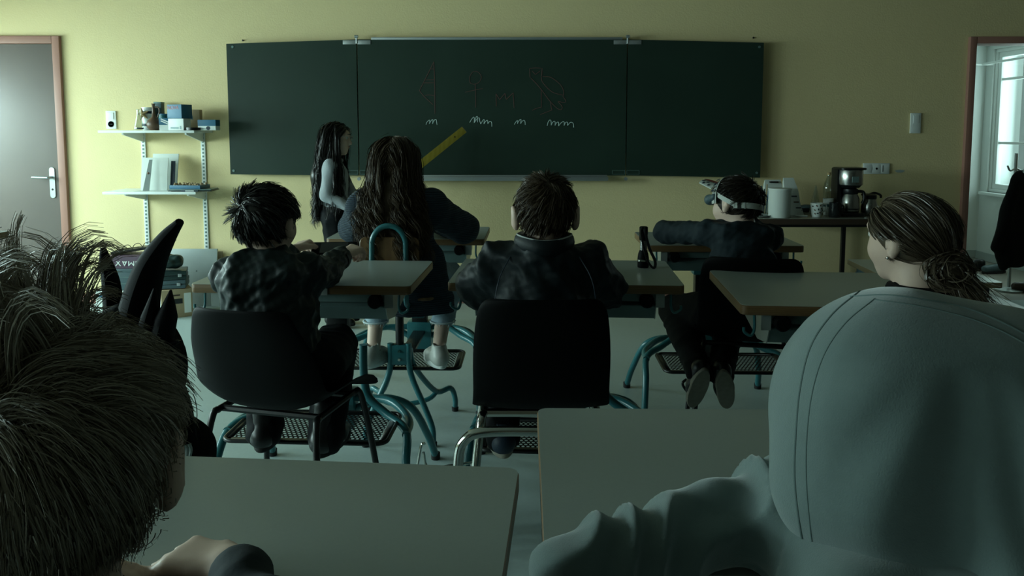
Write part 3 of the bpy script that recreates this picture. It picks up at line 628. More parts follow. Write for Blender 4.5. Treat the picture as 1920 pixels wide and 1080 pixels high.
e = thing('storage_box', 'slate blue flat storage box under the purple game box', 'box', (-2.66, 5.19, .2015), R_(4)); MB().box(-.16, .10, -.11, .11, .0005, .14, .006).build('body', 'slateblue', e); MB().box(-.163, .103, -.113, .113, .125, .15, .004).build('lid', 'slateblue', e)
for k in range(1, 3): MB().box(-.16, .10, -.1112, -.11, .045*k, .045*k+.003).build('rib', 'tray', e, False)
e = thing('game_box', 'purple box standing upside down with white lettering, atop the pile', 'box', (-2.66, 5.19, .3525), R_(4)); MB().add([(-.13, -.10, 0), (.13, -.10, 0), (.13, .10, 0), (-.13, .10, 0), (-.14, -.11, .085), (.14, -.11, .085), (.14, .11, .085), (-.14, .11, .085)], [(0, 3, 2, 1), (4, 5, 6, 7), (0, 1, 5, 4), (1, 2, 6, 5), (2, 3, 7, 6), (3, 0, 4, 7)]).build('box', 'purple', e, False)
tm = text_mesh('PIMAX', .062, .0004); tm.transform(Matrix.Translation((.01, -.1065, .043)) @ Matrix.Rotation(R_(84), 4, 'X') @ Matrix.Rotation(R_(180), 4, 'Z')); link('lettering', tm, 'paper', e, False)
MB().add([(-.125, -.1035, .02), (-.10, -.1115, .078), (-.135, -.1115, .078)], [(0, 1, 2)]).build('triangle_print', 'paper', e, False)
e = thing('keyboard', 'dark keyboard with coiled cables slanting across the top of the pile', 'keyboard', (-2.62, 5.2, .465), R_(8)); e.rotation_euler[1] = R_(-8); MB().box(-.17, .20, -.06, .06, 0, .02, .004).build('body', 'black', e)
for k in range(3): MB().tube(spline([(-.1+.07*k, -.05, .018), (-.08+.07*k, -.05, .045), (-.05+.07*k, -.045, .05), (-.03+.07*k, -.04, .02)], 5), .0025, 6).build('cable', 'rubber', e)
MB().box(.14, .24, -.05, .05, .021, .034, .004).build('remote', 'slateblue', e)

# ------------------------------------------------------------------ counter with the coffee things
CZ = .712; CY0 = 4.98
kx0, kx1 = 1.66, 2.50
e = thing('counter_table', 'narrow brown-edged table against the wall under the sockets', 'table', ((kx0+kx1)/2, 5.25, 0))
sp(MB().box(kx0, kx1, CY0+.003, 5.535, CZ-.003, CZ, .001), 'table_top', 'counter', e)
sp(MB().box(kx0-.002, kx1+.002, CY0, 5.54, CZ-.042, CZ-.0025, .003), 'edge_band', 'brownedge', e)
for y in (CY0+.04, 5.50):
    for x in (kx0+.06, kx1-.04): sp(MB().box(x-.014, x+.014, y-.014, y+.014, 0, CZ-.06, .002), 'leg', 'black', e)
sp(MB().box(kx0+.10, kx1-.04, CY0+.028, CY0+.052, CZ-.062, CZ-.041).box(kx0+.1, kx1-.04, 5.49, 5.51, CZ-.062, CZ-.041).tube([(kx0+.06, CY0+.04, CZ-.12), (kx0+.12, CY0+.04, CZ-.055)], .014, 8), 'rail', 'black', e)
def cth(name, label, cat, px, Y, group=None): return thing(name, label, cat, (W(px, 400, Y)[0], Y, CZ), 0, group)
e = cth('pen_pot', 'clear pot of pens behind the white canister', 'pot', 1432, 5.19); MB().lathe([(.034, .001), (.036, .10), (.033, .10), (.031, .004), (0, .003)]).build('glass', 'glass', e)
for k, mt in enumerate(('blue', 'darkgreen', 'red', 'teal', 'tan')):
    a = k*1.25; MB().tube([(.012*math.cos(a), .012*math.sin(a), .006), (.030*math.cos(a), .028*math.sin(a), .17+.012*k)], .0042, 7).build('pen', mt, e)
e = cth('saucer', 'flat dark saucer at the left end of the counter', 'saucer', 1424, 5.08); MB().lathe([(.03, .001), (.055, .006), (.075, .014), (.073, .016), (.05, .009), (0, .007)]).build('dish', 'panel', e); MB().box(-.02, .02, -.02, .02, .009, .018, .004).build('tea_bag', 'black', e)
e = cth('canister', 'large plain white canister at the front of the counter', 'canister', 1461, 5.06); MB().lathe([(.070, .001), (.071, .004), (.0745, .196), (.071, .196), (.068, .006), (0, .005)], sides=32).build('body', 'paper', e); MB().lathe([(.0745, .190), (.0765, .193), (.0765, .198), (.0745, .199)], sides=32).build('rim', 'white', e)
def bagm(e, w_, h_, d_, tilt, mat, bw=.6):
    vs = []; n = 8
    for i in range(n+1):
        t = i/n; ww = w_*(1-.25*t*bw); dd = d_*(1-t)**.6+.004
        for s_, q in ((-1, -1), (0, -1.15), (1, -1), (1, 1), (0, 1.1), (-1, 1)): vs.append((s_*ww/2+tilt*t*h_+.004*math.sin(9*t+s_*2), q*dd/2, .001+t*h_))
    fs = [tuple(range(6))[::-1], tuple(range(n*6, n*6+6))]
    for i in range(n):
        for k in range(6): fs.append((i*6+k, i*6+(k+1) % 6, (i+1)*6+(k+1) % 6, (i+1)*6+k))
    return MB().add(vs, fs).build('bag', mat, e)
e = cth('sugar_bag', 'white paper bag with dark print behind the white canister', 'bag', 1450, 5.37); bagm(e, .14, .235, .07, -.05, 'paper'); MB().box(-.03, .03, -.03, -.01, .215, .226, T=Matrix.Translation((-.01, 0, 0))).build('print', 'black', e, False)
e = cth('sugar_bag', 'crumpled white bag leaning right beside the canister', 'bag', 1490, 5.2); bagm(e, .10, .26, .07, -.20, 'paper', .9)
for k, (xx, zz, mt) in enumerate(((.01, .05, 'navy'), (-.005, .09, 'clay'), (-.02, .13, 'navy'), (.02, .03, 'navy'))): MB().box(xx-.018, xx+.018, -.041+k*.002, -.028, zz, zz+.008).build('print', mt, e, False)
e = cth('filter_tray', 'low dark tray with a cloth behind the leaf mug', 'tray', 1517, 5.42); MB().prism(rrect(-.10, .10, -.06, .06, .03), .001, .03, .006).build('tray_body', 'black', e); MB().ball((-.02, 0, .03), (.06, .04, .022)).build('cloth', 'slateblue', e)
e = cth('spoon_rest', 'tiny white dish in front of the dark tray', 'dish', 1503, 5.10); MB().prism(rrect(-.04, .04, -.02, .02, .012), .001, .010, .003).build('dish', 'white', e)
e = cth('plastic_cone', 'clear plastic funnel cup standing behind the leaf mug', 'cup', 1528, 5.30); MB().lathe([(.045, .001), (.045, .004), (.012, .17), (.006, .20), (.004, .20), (.010, .165), (.042, .006)], closed=True).build('cone', 'glass', e)
e = cth('leaf_mug', 'white mug with dark leaf print and a handle', 'mug', 1531, 5.08); MB().lathe([(.028, .001), (.031, .01), (.043, .096), (.040, .096), (.029, .012), (0, .010)], sides=28).build('body', 'white', e); MB().tube(spline([(.040, 0, .085), (.064, 0, .082), (.062, 0, .05), (.036, 0, .03)], 5), .005, 8).build('handle', 'white', e)
for k, (a, z) in enumerate(((-150, .075), (-130, .05), (-112, .08), (-95, .055), (-78, .082), (-62, .06), (-100, .028), (-75, .033), (-128, .025), (-45, .04))):
    r = .031+.0135*(z-.01)/.086; MB().ball((0, 0, 0), (.0075, .0012, .0045), T=Matrix.Rotation(R_(a+90), 4, 'Z') @ Matrix.Translation((0, -r, z)) @ Matrix.Rotation(R_(30*k), 4, 'Y'), seg=8, ring=5).build('leaf_print', 'clay' if k % 3 else 'darkgreen', e)
e = cth('water_bottle', 'empty clear plastic bottle with a yellow cap behind the dark mug', 'bottle', 1552, 5.38)
prof = [(.030, .001), (.038, .008), (.038, .06)]+[(.038-.0025*(k % 2), .07+.009*k) for k in range(11)]+[(.038, .18), (.030, .215), (.016, .25), (.012, .262), (.012, .275), (.010, .275), (.010, .262)]
MB().lathe(prof+[(r-.0015, z) for r, z in prof[::-1]], closed=True).build('body', 'glass', e); MB().lathe([(.0135, .270), (.0135, .288), (0, .289)]).build('cap', 'tan', e)
e = cth('beaker', 'white beaker half hidden behind the dark mug', 'beaker', 1552, 5.20); MB().lathe([(.030, .001), (.036, .115), (.033, .115), (.028, .004), (0, .003)]).build('body', 'white', e); MB().lathe([(.0345, .06), (.0355, .062), (.0355, .075), (.0350, .078)]).build('band', 'teal', e)
e = cth('dark_mug', 'glossy dark marbled mug left of the coffee maker', 'mug', 1565, 5.06); MB().lathe([(.037, .001), (.039, .005), (.039, .10), (.036, .10), (.035, .006), (0, .005)], sides=28).build('body', principled('marbled_glaze', (.01, .012, .012), .12, var=(40, .9)), e); MB().tube(spline([(.036, 0, .08), (.058, 0, .078), (.056, 0, .04), (.036, 0, .025)], 5), .005, 8).build('handle', 'black', e)
# coffee maker
e = cth('coffee_maker', 'steel and black filter coffee maker with its steel jug', 'coffee maker', 1589, 5.18)
MB().prism(rrect(-.085, .085, -.10, .085, .03), .001, .024, .004).build('base', 'black', e)
MB().box(-.088, -.055, -.02, .085, .02, .33, .008).build('tower', 'black', e)
MB().box(-.055, .080, .045, .085, .02, .22, .006).build('back_column', 'black', e)
MB().lathe([(.080, .215), (.082, .222), (.082, .318), (.080, .322)], (.005, -.01, 0), 32).build('filter_housing', 'steel', e)
MB().prism(rrect(-.090, .09, -.095, .085, .035), .320, .334, .004).build('lid', 'black', e)
MB().lathe([(.06, .195), (.078, .216), (.0, .216)], (.005, -.01, 0), 28).build('filter_funnel', 'black', e)
MB().prism(rrect(-.018, .028, -.0945, -.09, .002), .235, .275).build('display', 'tray', e, False)
MB().lathe([(.060, .027), (.063, .032), (.064, .05), (.060, .12), (.046, .155), (.044, .16), (0, .16)], (.005, -.018, 0), 32).build('jug', 'steel', e)
MB().lathe([(.0640, .046), (.0655, .048), (.0655, .052), (.0640, .054)], (.005, -.018, 0), 32).build('jug_band', 'black', e)
MB().lathe([(.047, .15), (.052, .158), (.050, .185), (.02, .196), (0, .197)], (.005, -.018, 0), 28).build('jug_lid', 'black', e)
MB().tube(spline([(.045, -.03, .17), (.085, -.04, .165), (.092, -.045, .12), (.080, -.04, .085)], 6), .011, 10).build('jug_handle', 'black', e)
e = cth('thermos_jug', 'short steel thermos jug with black lid right of the coffee maker', 'jug', 1629, 5.20); MB().lathe([(.052, .001), (.056, .008), (.056, .06), (.044, .115), (.042, .12), (0, .12)], sides=28).build('body', 'steel', e); MB().lathe([(.044, .112), (.047, .12), (.046, .14), (.03, .15), (0, .151)]).build('lid', 'black', e)
MB().tube(spline([(.0, 0, .145), (.035, 0, .155), (.075, 0, .14), (.080, 0, .12)], 5), [.008]*16, 8).build('handle', 'black', e); MB().box(-.055, -.02, -.012, .012, .135, .15, .004).build('spout', 'black', e)

# ------------------------------------------------------------------ school desks
def make_base(root, yo, colh=True):
    """column, splayed tube base and perforated footrest; yo = how far the column stands behind the front edge"""
    MB().box(-.038, .038, yo-.025, yo+.025, .20, .70, .004).build('column', 'black', root)
    MB().box(-.048, .048, yo-.035, yo+.035, .62, .79, .004).build('column_sleeve', 'teal', root)
    MB().box(-.06, .06, yo-.04, yo+.04, .20, .34, .004).build('base_clamp', 'teal', root)
    for s_ in (-1, 1):
        t = MB(); fy = yo-.27
        t.tube(spline([(s_*.135, fy+.10, .56), (s_*.135, fy+.10, .46), (s_*.15, fy+.10, .375), (s_*.22, fy+.07, .325), (s_*.30, fy-.0, .295), (s_*.315, fy-.08, .22), (s_*.325, fy-.12, .10), (s_*.33, fy-.13, .015)], 6), .0145, 12)
        t.tube(spline([(s_*.05, yo, .26), (s_*.15, yo+.02, .30), (s_*.26, yo+.02, .27), (s_*.31, yo+.10, .13), (s_*.33, yo+.17, .015)], 6), .0145, 12)
        t.tube(spline([(s_*.06, yo, .31), (s_*.20, yo-.05, .315), (s_*.29, yo-.17, .295), (s_*.305, fy-.02, .29)], 6), .0145, 12)
        t.build('base_tube', 'teal', root)
        for q in ((s_*.33, fy-.13), (s_*.33, yo+.17)): MB().lathe([(.017, 0), (.018, .003), (.018, .026), (.0155, .028)], (q[0], q[1], 0), 12).build('foot_plug', 'rubber', root)
FRX, FRY = .265, .13
def footrest_meshes():
    v = []; f = []; px_, py_ = .0155, .0150
    nx, ny = int(2*(FRX-.02)/px_), int(2*(FRY-.02)/py_)
    x0, y0 = -nx*px_/2, -ny*py_/2
    for j in range(ny):
        for i in range(nx):
            x, y = x0+(i+.5*(j % 2)-.25)*px_, y0+j*py_; o = len(v); v += [(x, y, 0), (x+px_, y, 0), (x+px_, y+py_, 0), (x, y+py_, 0)]
            cx_, cy_ = x+px_/2, y+py_/2; r = .0052
            v += [(cx_+r*math.cos(a), cy_+r*math.sin(a), 0) for a in [R_(-135+45*k) for k in range(8)]]
            f += [(o, o+1, o+6, o+5, o+4), (o+1, o+2, o+8, o+7, o+6), (o+2, o+3, o+10, o+9, o+8), (o+3, o, o+4, o+11, o+10)]
    m1 = bpy.data.meshes.new('footrest'); m1.from_pydata(v, [], f); m1.materials.append(M['blackpl'])
    b = MB(); b.tube(rrect3(-FRX, FRX, -FRY, FRY, .035), .007, 8, closed=True)
    for s_ in (-1, 1): b.box(s_*(FRX-.013)-.012, s_*(FRX-.013)+.012, -FRY+.01, FRY-.01, -.003, .001); b.box(-FRX+.01, FRX-.01, s_*(FRY-.013)-.012, s_*(FRY-.013)+.012, -.003, .001)
    m2 = bpy.data.meshes.new('rim'); m2.from_pydata(b.v, [], b.f); m2.materials.append(M['black']); m2.shade_smooth()
    return m1, m2
def rrect3(x0, x1, y0, y1, r): return [(p[0], p[1], -.002) for p in rrect(x0, x1, y0, y1, r)]
FRM = footrest_meshes()
def make_desk(x, y, rz, label, w_=.72, d_=.47, H=.82, foot=-.02, mat='lam', base=True, clip=True, group='school desks with footrests', yo=.42):
    """origin on the floor under the middle of the edge nearest the pupil; +y runs away from the pupil"""
    t = thing('school_desk', label, 'desk', (x, y, 0), R_(rz), group); hw = w_/2
    MB().prism(rrect(-hw, hw, 0, d_, .018), H-.028, H-.0012, .002).build('edge_band', 'edge', t)
    MB().prism(rrect(-hw+.0015, hw-.0015, .0015, d_-.0015, .017), H-.0012, H).build('desktop', mat, t)
    if clip:
        c = MB().box(-.09, .09, -.0045, .0, H-.030, H+.002).box(-.09, .09, -.0045, .028, H, H+.003); c.build('edge_clip', 'lightsteel', t, False)
    a = MB(); xs = hw-.085
    prof = [(.05, H-.065), (.035, H-.075), (.055, H-.118), (.16, H-.135), (.36, H-.10), (.36, H-.04)]
    vs = [(xx, p[0], p[1]) for xx in (-xs, xs) for p in prof]; n = len(prof)
    vs += [(xx, p[0], p[1]+.0025) for xx in (-xs, xs) for p in prof]
    fs = [(i, i+1, n+i+1, n+i) for i in range(n-1)]+[(2*n+i, 3*n+i, 3*n+i+1, 2*n+i+1) for i in range(n-1)]
    MB().add(vs, fs).build('book_tray', 'tray', t, False, fixn=False)
    MB().box(-xs, xs, .03, .034, H-.058, H-.03).build('tray_rail', 'tray', t, False)
    for s_ in (-1, 1):
        prof2 = [(.03, H-.028), (.03, H-.075), (.055, H-.12), (.16, H-.137), (.37, H-.10), (.37, H-.028)]
        vs = [(s_*xs+k, p[0], p[1]) for k in (-.0015, .0015) for p in prof2]; m = len(prof2)
        MB().add(vs, [tuple(range(m)), tuple(range(m, 2*m))[::-1]]+[(i, (i+1) % m, m+(i+1) % m, m+i) for i in range(m)]).build('side_panel', 'lightsteel', t, False)
        MB().lathe([(.0, 0), (.020, .0), (.023, .006), (.023, .028), (.019, .034), (0, .034)], sides=16, T=Matrix.Translation((s_*(xs-.03), .035, H-.052)) @ Matrix.Rotation(R_(90), 4, 'X')).build('knob', 'blackpl', t)
        MB().box(s_*(xs+.012)-.014, s_*(xs+.012)+.014, .02, .024, H-.075, H-.028, .001).build('knob_bracket', 'lightsteel', t, False)
        MB().tube(spline([(s_*(hw-.04), .02, H-.028), (s_*(hw-.04), .015, H-.07), (s_*(hw-.03), .012, H-.088), (s_*(hw-.012), .01, H-.078), (s_*(hw-.010), .01, H-.065)], 5), .0042, 8).build('bag_hook', 'teal', t)
    if base:
        make_base(t, yo)
        fr = bpy.data.objects.new('footrest', FRM[0]); COL.objects.link(fr); fr.parent = t; fr.location = (0, foot+.13, .315)
        rm = bpy.data.objects.new('rim', FRM[1]); COL.objects.link(rm); rm.parent = fr
        fr['label'] = 'perforated black footrest'
        MB().box(-.03, .03, foot+.13, yo, .285, .300, .002).build('footrest_arm', 'black', t)
    return t
def desk_from(fl, fr_, z=.82):
    pass
make_desk(.166, 2.31, -3.8, 'desk in the middle of the second row with a torch on it', .745, .45, foot=-.19+.10)
make_desk(-.664, 2.295, -3.0, 'second-row desk at left with a boy in a dark green jacket', .70, .455, foot=.0)
make_desk(-.477, 3.295, -1.5, 'front-row desk at left under the girl in the navy jumper', .71, .43, foot=-.26, clip=False)
make_desk(.898, 3.10, -1.5, 'front-row desk at right under the boy with the starry headband', .655, .42, foot=-.12, clip=False)
make_desk(1.015, 1.995, -5.0, 'second-row desk at right of the girl with the bun', .765, .52, foot=.0)
make_desk(.415, .765, -1.0, 'near desk at right with a grey sleeve lying on it', .76, .49, foot=.02, clip=False)
make_desk(-.385, .585, -4.5, 'near desk at left beside the spiky-haired boy', .72, .475, foot=.02, clip=False)
make_desk(-2.79, 3.13, -2, 'desk at the far left edge in front of the door', .72, .45, foot=0, clip=False)
# small white table by the doorway
t = thing('side_table', 'small bright white table with blue legs near the doorway', 'table', (1.69, 2.86, 0), R_(-4.5)); H = .715
MB().prism(rrect(-.20, .21, 0, .50, .012), H-.022, H-.001, .002).build('edge_band', 'card', t); MB().prism(rrect(-.1985, .2085, .0015, .4985, .011), H-.001, H).build('table_top', 'lamwhite', t)
for x_ in (-.16, .17):
    for y_ in (.05, .45): MB().box(x_-.014, x_+.014, y_-.014, y_+.014, .02, H-.05, .002).build('leg', 'blue', t); MB().lathe([(.018, 0), (.019, .02), (.014, .03)], (x_, y_, 0), 12).build('foot_plug', 'rubber', t)
MB().box(-.17, .18, .04, .06, H-.055, H-.022).box(-.17, .18, .44, .46, H-.055, H-.022).box(-.17, -.15, .04, .46, H-.055, H-.022).box(.16, .18, .04, .46, H-.055, H-.022).build('apron', 'blue', t)

# ------------------------------------------------------------------ black shell chairs
def shell(w_top, w_seat, Hs, Hb, wing=0.0, th=.006):
    """profile runs from the seat front up to the backrest top; +y is where the sitter faces"""
    prof = [(.19, Hs-.025, w_seat), (.15, Hs, w_seat), (.05, Hs+.0, w_seat), (-.08, Hs-.005, w_seat*.98), (-.14, Hs+.01, w_seat*.97), (-.175, Hs+.055, w_seat*.95), (-.195, Hs+.12, (w_seat*2+w_top)/3), (-.215, Hs+.20, (w_seat+w_top)/2), (-.235, Hb-.05, w_top*1.02), (-.245, Hb-.015, w_top*.96), (-.248, Hb, w_top*.82)]
    n = 13; vs = []
    for k, (y, z, w2) in enumerate(prof):
        for i in range(n):
            u = -1+2*i/(n-1); edge = abs(u)**3
            back = k/len(prof); dz = wing*edge*(1 if 2 <= k <= 5 else .5 if k == 1 or k == 6 else 0)
            dy = .03*edge*(1 if k > 4 else 0)
            vs.append((u*w2/2, y+dy, z+dz-(.012*(1-u*u) if k < 5 else 0)))
    fs = [(k*n+i, k*n+i+1, (k+1)*n+i+1, (k+1)*n+i) for k in range(len(prof)-1) for i in range(n-1)]
    me = bpy.data.meshes.new('seat_shell'); me.from_pydata(vs, [], fs)
    o = bpy.data.objects.new('tmp', me); COL.objects.link(o)
    s1 = o.modifiers.new('s', 'SOLIDIFY'); s1.thickness = th; s2 = o.modifiers.new('b', 'SUBSURF'); s2.levels = 1
    dg = bpy.context.evaluated_depsgraph_get(); m2 = bpy.data.meshes.new_from_object(o.evaluated_get(dg)); bpy.data.objects.remove(o); m2.name = 'seat_shell'; return m2
def make_chair(x, y, rz, label, w_top=.34, w_seat=.37, Hs=.575, Hb=.885, wing=0.0, chrome=False, legw=.15):
    t = thing('plastic_chair', label, 'chair', (x, y, 0), R_(rz), 'black plastic school chairs'); link('seat_shell', shell(w_top, w_seat, Hs, Hb, wing), 'blackpl', t)
    lm = 'chrome' if chrome else 'black'; r = .0115 if chrome else .0095
    for s_ in (-1, 1):
        MB().tube(spline([(s_*legw, .10, Hs-.022), (s_*(legw+.01), .14, Hs-.05), (s_*(legw+.04), .18, .25), (s_*(legw+.055), .20, .012)], 5), r, 10).build('leg', lm, t)
        MB().tube(spline([(s_*legw, -.10, Hs-.022), (s_*(legw+.008), -.13, Hs-.05), (s_*(legw+.035), -.18, .25), (s_*(legw+.05), -.205, .012)], 5), r, 10).build('leg', lm, t)
        for q in ((legw+.055, .20), (legw+.05, -.205)): MB().lathe([(.013, 0), (.014, .02), (.011, .022)], (s_*q[0], q[1], 0), 10).build('foot_plug', 'rubber', t)
        MB().tube([(s_*legw, -.10, Hs-.022), (s_*legw, .10, Hs-.022)], r, 8).build('seat_rail', lm, t)
    for y_ in (-.09, .09): MB().tube([(-legw, y_, Hs-.024), (legw, y_, Hs-.024)], r, 8).build('cross_bar', lm, t)
    if chrome:                                       # the bent chromed tube running behind the seat
        MB().tube(spline([(-.215, .16, .02), (-.21, -.19, .03), (-.208, -.255, .30), (-.205, -.272, .50), (-.188, -.277, .56), (-.14, -.28, .582), (0, -.28, .584), (.14, -.28, .582), (.188, -.277, .56), (.205, -.272, .50), (.208, -.255, .30), (.21, -.19, .03), (.215, .16, .02)], 7), .0125, 12).build('bent_frame', 'chrome', t)
    else:
        for s_ in (-1, 1): MB().tube(spline([(s_*(legw+.03), -.165, .34), (s_*(legw+.06), -.15, .36), (s_*(legw+.075), -.145, .385), (s_*(legw+.06), -.14, .40)], 4), .005, 8).build('hook', lm, t)
    return t
make_chair(-.635, 2.06, -14, 'black plastic chair under the boy in the dark green jacket', .30, .40, .56, .855, .05)
make_chair(.075, 2.01, 0, 'black plastic chair with chrome frame under the boy in the bomber jacket', .325, .37, .58, .895, 0, True)
make_chair(.87, 2.74, -12, 'black plastic chair the starry-headband boy kneels on', .34, .38, .55, .87, .03)
make_chair(1.00, 1.66, 20, 'black plastic chair under the girl with the bun', .33, .37, .55, .80)
make_chair(.43, .42, 0, 'black plastic chair under the child in the grey hood', .33, .37, .50, .74)
make_chair(-.36, .36, 0, 'black plastic chair under the spiky-haired boy', .33, .37, .52, .76)

# stool of the girl in the navy jumper
SX, SY, SZ = -.465, 2.98, .655
t = thing('school_stool', 'teal tubular stool with a plywood seat and backrest', 'stool', (SX, SY, 0))
MB().prism(rrect(-.17, .17, -.14, .20, .05), SZ-.012, SZ, .003).build('seat', 'ply', t)
bk = MB().box(-.113, .113, -.006, .006, -.055, .055).v
bo = MB().prism(rrect(-.113, .113, -.06, .06, .022), -.005, .005, .002, T=Matrix.Translation((0, -.175, .838)) @ Matrix.Rotation(R_(84), 4, 'X')).build('backrest', 'ply', t)
MB().tube(spline([(-.062, .03, SZ-.03), (-.062, -.15, SZ-.025), (-.064, -.20, SZ+.05), (-.064, -.192, .84), (-.060, -.190, .895), (-.035, -.190, .932), (0, -.190, .943), (.035, -.190, .932), (.060, -.190, .895), (.064, -.192, .84), (.064, -.20, SZ+.05), (.062, -.15, SZ-.025), (.062, .03, SZ-.03)], 7), .0105, 12).build('back_frame', 'teal', t)
MB().tube([(0, .05, .36), (0, .05, SZ-.02)], .0175, 14).build('post', 'black', t)
MB().box(-.045, .045, .03, .07, .335, .42, .006).build('post_clamp', 'teal', t)
for z in (.36, .395): MB().tube([(0, .022, z), (0, .032, z)], .006, 8).build('bolt', 'chrome', t)
MB().box(-.07, .07, -.05, .15, SZ-.045, SZ-.013, .004).build('seat_carrier', 'teal', t)
MB().box(.065, .115, -.06, .0, SZ-.10, SZ-.02, .006).build('height_lever', 'teal', t)
for s_ in (-1, 1):
    MB().tube(spline([(s_*.038, .04, .425), (s_*.038, .04, .34), (s_*.055, .035, .27), (s_*.10, .02, .17), (s_*.135, .01, .08), (s_*.14, .005, .015)], 6), .0125, 12).build('leg', 'teal', t)
    MB().tube(spline([(s_*.038, .065, .40), (s_*.05, .12, .30), (s_*.12, .30, .13), (s_*.18, .38, .115), (s_*.20, .40, .06), (s_*.20, .40, .012)], 6), .0125, 12).build('leg', 'teal', t)
    for q in ((s_*.14, .005), (s_*.20, .40)): MB().lathe([(.015, 0), (.016, .018), (.013, .02)], (q[0], q[1], 0), 10).build('foot_plug', 'rubber', t)
MB().tube(spline([(-.13, .31, .13), (-.10, .27, .09), (0, .26, .085), (.09, .28, .10), (.13, .31, .13)], 5), .011, 10).build('cross_bar', 'teal', t)

# torch on the middle desk
tp = (.462, 2.60, .8203)
t = thing('torch', 'black and silver torch standing on its head with a wrist strap', 'torch', tp)
MB().lathe([(.018, 0), (.020, .004), (.020, .034), (.0175, .05), (.0125, .062)], sides=20).build('head', 'blackpl', t)
MB().lathe([(.0202, .022), (.0212, .023), (.0212, .028), (.0202, .029)]).build('head_ring', 'chrome', t)
MB().lathe([(.0125, .060), (.0125, .098)], sides=20).build('barrel', 'steel', t)
MB().lathe([(.0130, .096), (.0150, .10), (.0150, .112), (.0142, .115), (.0150, .118), (.0150, .142), (.012, .145), (0, .145)], sides=20).build('tail_cap', 'blackpl', t)
MB().tube(spline([(-.006, -.012, .142), (-.012, -.018, .125), (-.004, -.022, .08), (.010, -.026, .03), (.026, -.032, .006), (.036, -.03, .008), (.036, -.025, .03), (.018, -.019, .07), (.004, -.016, .12), (.0, -.012, .142)], 6), .0032, 8, flat=1.6).build('wrist_strap', 'black', t)
# wire hook on the floor side of the middle chair
t = thing('wire_stand', 'bent wire hook frame on the floor left of the middle chair', 'wire frame', (-.22, 2.30, 0))
MB().tube(spline([(-.06, .02, .30), (-.075, .02, .28), (-.10, .0, .12), (-.12, 0, .03), (-.10, 0, .006), (.02, 0, .006), (.10, 0, .006)], 5), .0045, 8).tube(spline([(-.065, .02, .27), (-.05, .02, .22), (.02, .02, .225), (.09, .02, .235)], 5), .0045, 8).tube([(.09, .02, .235), (.10, 0, .006)], .0045, 8).build('wire', 'chrome', t)
# ------------------------------------------------------------------ people
def arr(p): return np.array(p, float)
def add_head(sd, c, R, s=1.0, ears=True, ek=1.0):
    """c = middle of the cranium; R columns: right, face direction, up"""
    c = arr(c); P = lambda x, y, z: c+R@(arr((x, y, z))*s); e = lambda p, r, RR=R, k=.012, sub=False: sd.ell(P(*p), arr(r)*s, RR, k*s, sub)
    e((0, -.003, .002), (.072, .088, .080)); e((0, .028, -.040), (.056, .062, .070), k=.03); e((0, .050, -.084), (.030, .032, .022), k=.03)
    e((0, .066, -.100), (.016, .015, .013), k=.016); e((0, .072, .022), (.050, .016, .018), k=.02)
    for q in (-1, 1):
        e((q*.033, .056, -.040), (.024, .026, .026), k=.02); e((q*.030, .090, .000), (.016, .011, .011), k=.010, sub=True)
        if ears:
            RE = R@rot(q*-22, 0, q*6); e((q*(.076+.006*(ek-1)*10), -.012, -.022), (.008*ek, .018*ek, .030*ek), RE, k=.006); e((q*(.083+.006*(ek-1)*10), -.006, -.018), (.004, .009, .018), RE, k=.004, sub=True)
            e((q*.077, -.010, -.045), (.007, .010, .011), RE, k=.008)
    sd.cap(P(0, .082, .004), P(0, .102, -.032), .007*s, .0105*s, .012*s); e((0, .098, -.037), (.015, .011, .008), k=.008)
    e((0, .084, -.058), (.019, .009, .0055), k=.006); e((0, .081, -.068), (.017, .009, .0060), k=.006); e((0, .0935, -.0628), (.018, .004, .0013), k=.002, sub=True)
    return P
def eyes(root, P, R, s):
    for q in (-1, 1):
        c = P(q*.030, .0745, .000); o = MB().ball(c, .0115*s, seg=14, ring=10).build('eye', 'eye', root, world=True)
        c2 = P(q*.030, .0825, .000); MB().ball(c2, .0052*s, seg=10, ring=8).build('iris', 'iris', o).data.transform(Matrix.Translation(-root.location))
def add_hand(sd, w, d, palm, side, curl=20, s=1.0, thumb=1):
    """w wrist, d finger direction, palm = palm normal, side = thumb side direction"""
    w, d, palm, side = map(arr, (w, d, palm, side)); d /= np.linalg.norm(d); palm -= d*(palm@d); palm /= np.linalg.norm(palm); side = np.cross(d, palm)*np.sign(np.cross(d, palm)@side)
    k = w+d*.068*s
    for o_ in (-.022, 0, .022): sd.cap(w+side*o_*.6*s, k+side*o_*s, .013*s, .0115*s, .012)
    for i, (o_, L) in enumerate(((.027, .9), (.009, 1.0), (-.009, .94), (-.026, .74))):
        p = k+side*o_*s; a = R_(curl); v = d.copy()
        for j, seg in enumerate((.034, .023, .018)):
            an = a*(j+1)*(1 if curl < 60 else .9); v = d*math.cos(an)+palm*math.sin(an); q = p+v*seg*L*s; sd.cap(p, q, (.0088-.0008*j)*s, (.0082-.0008*j)*s, .004); p = q
    t0 = w+d*.020*s+side*.022*s; t1 = t0+(side*.7+d*.75+palm*.35)*.034*s; t2 = t1+(d*.9+side*-.05+palm*.45)*.028*s
    sd.cap(t0, t1, .0125*s, .0100*s, .008); sd.cap(t1, t2, .0098*s, .0082*s, .003)

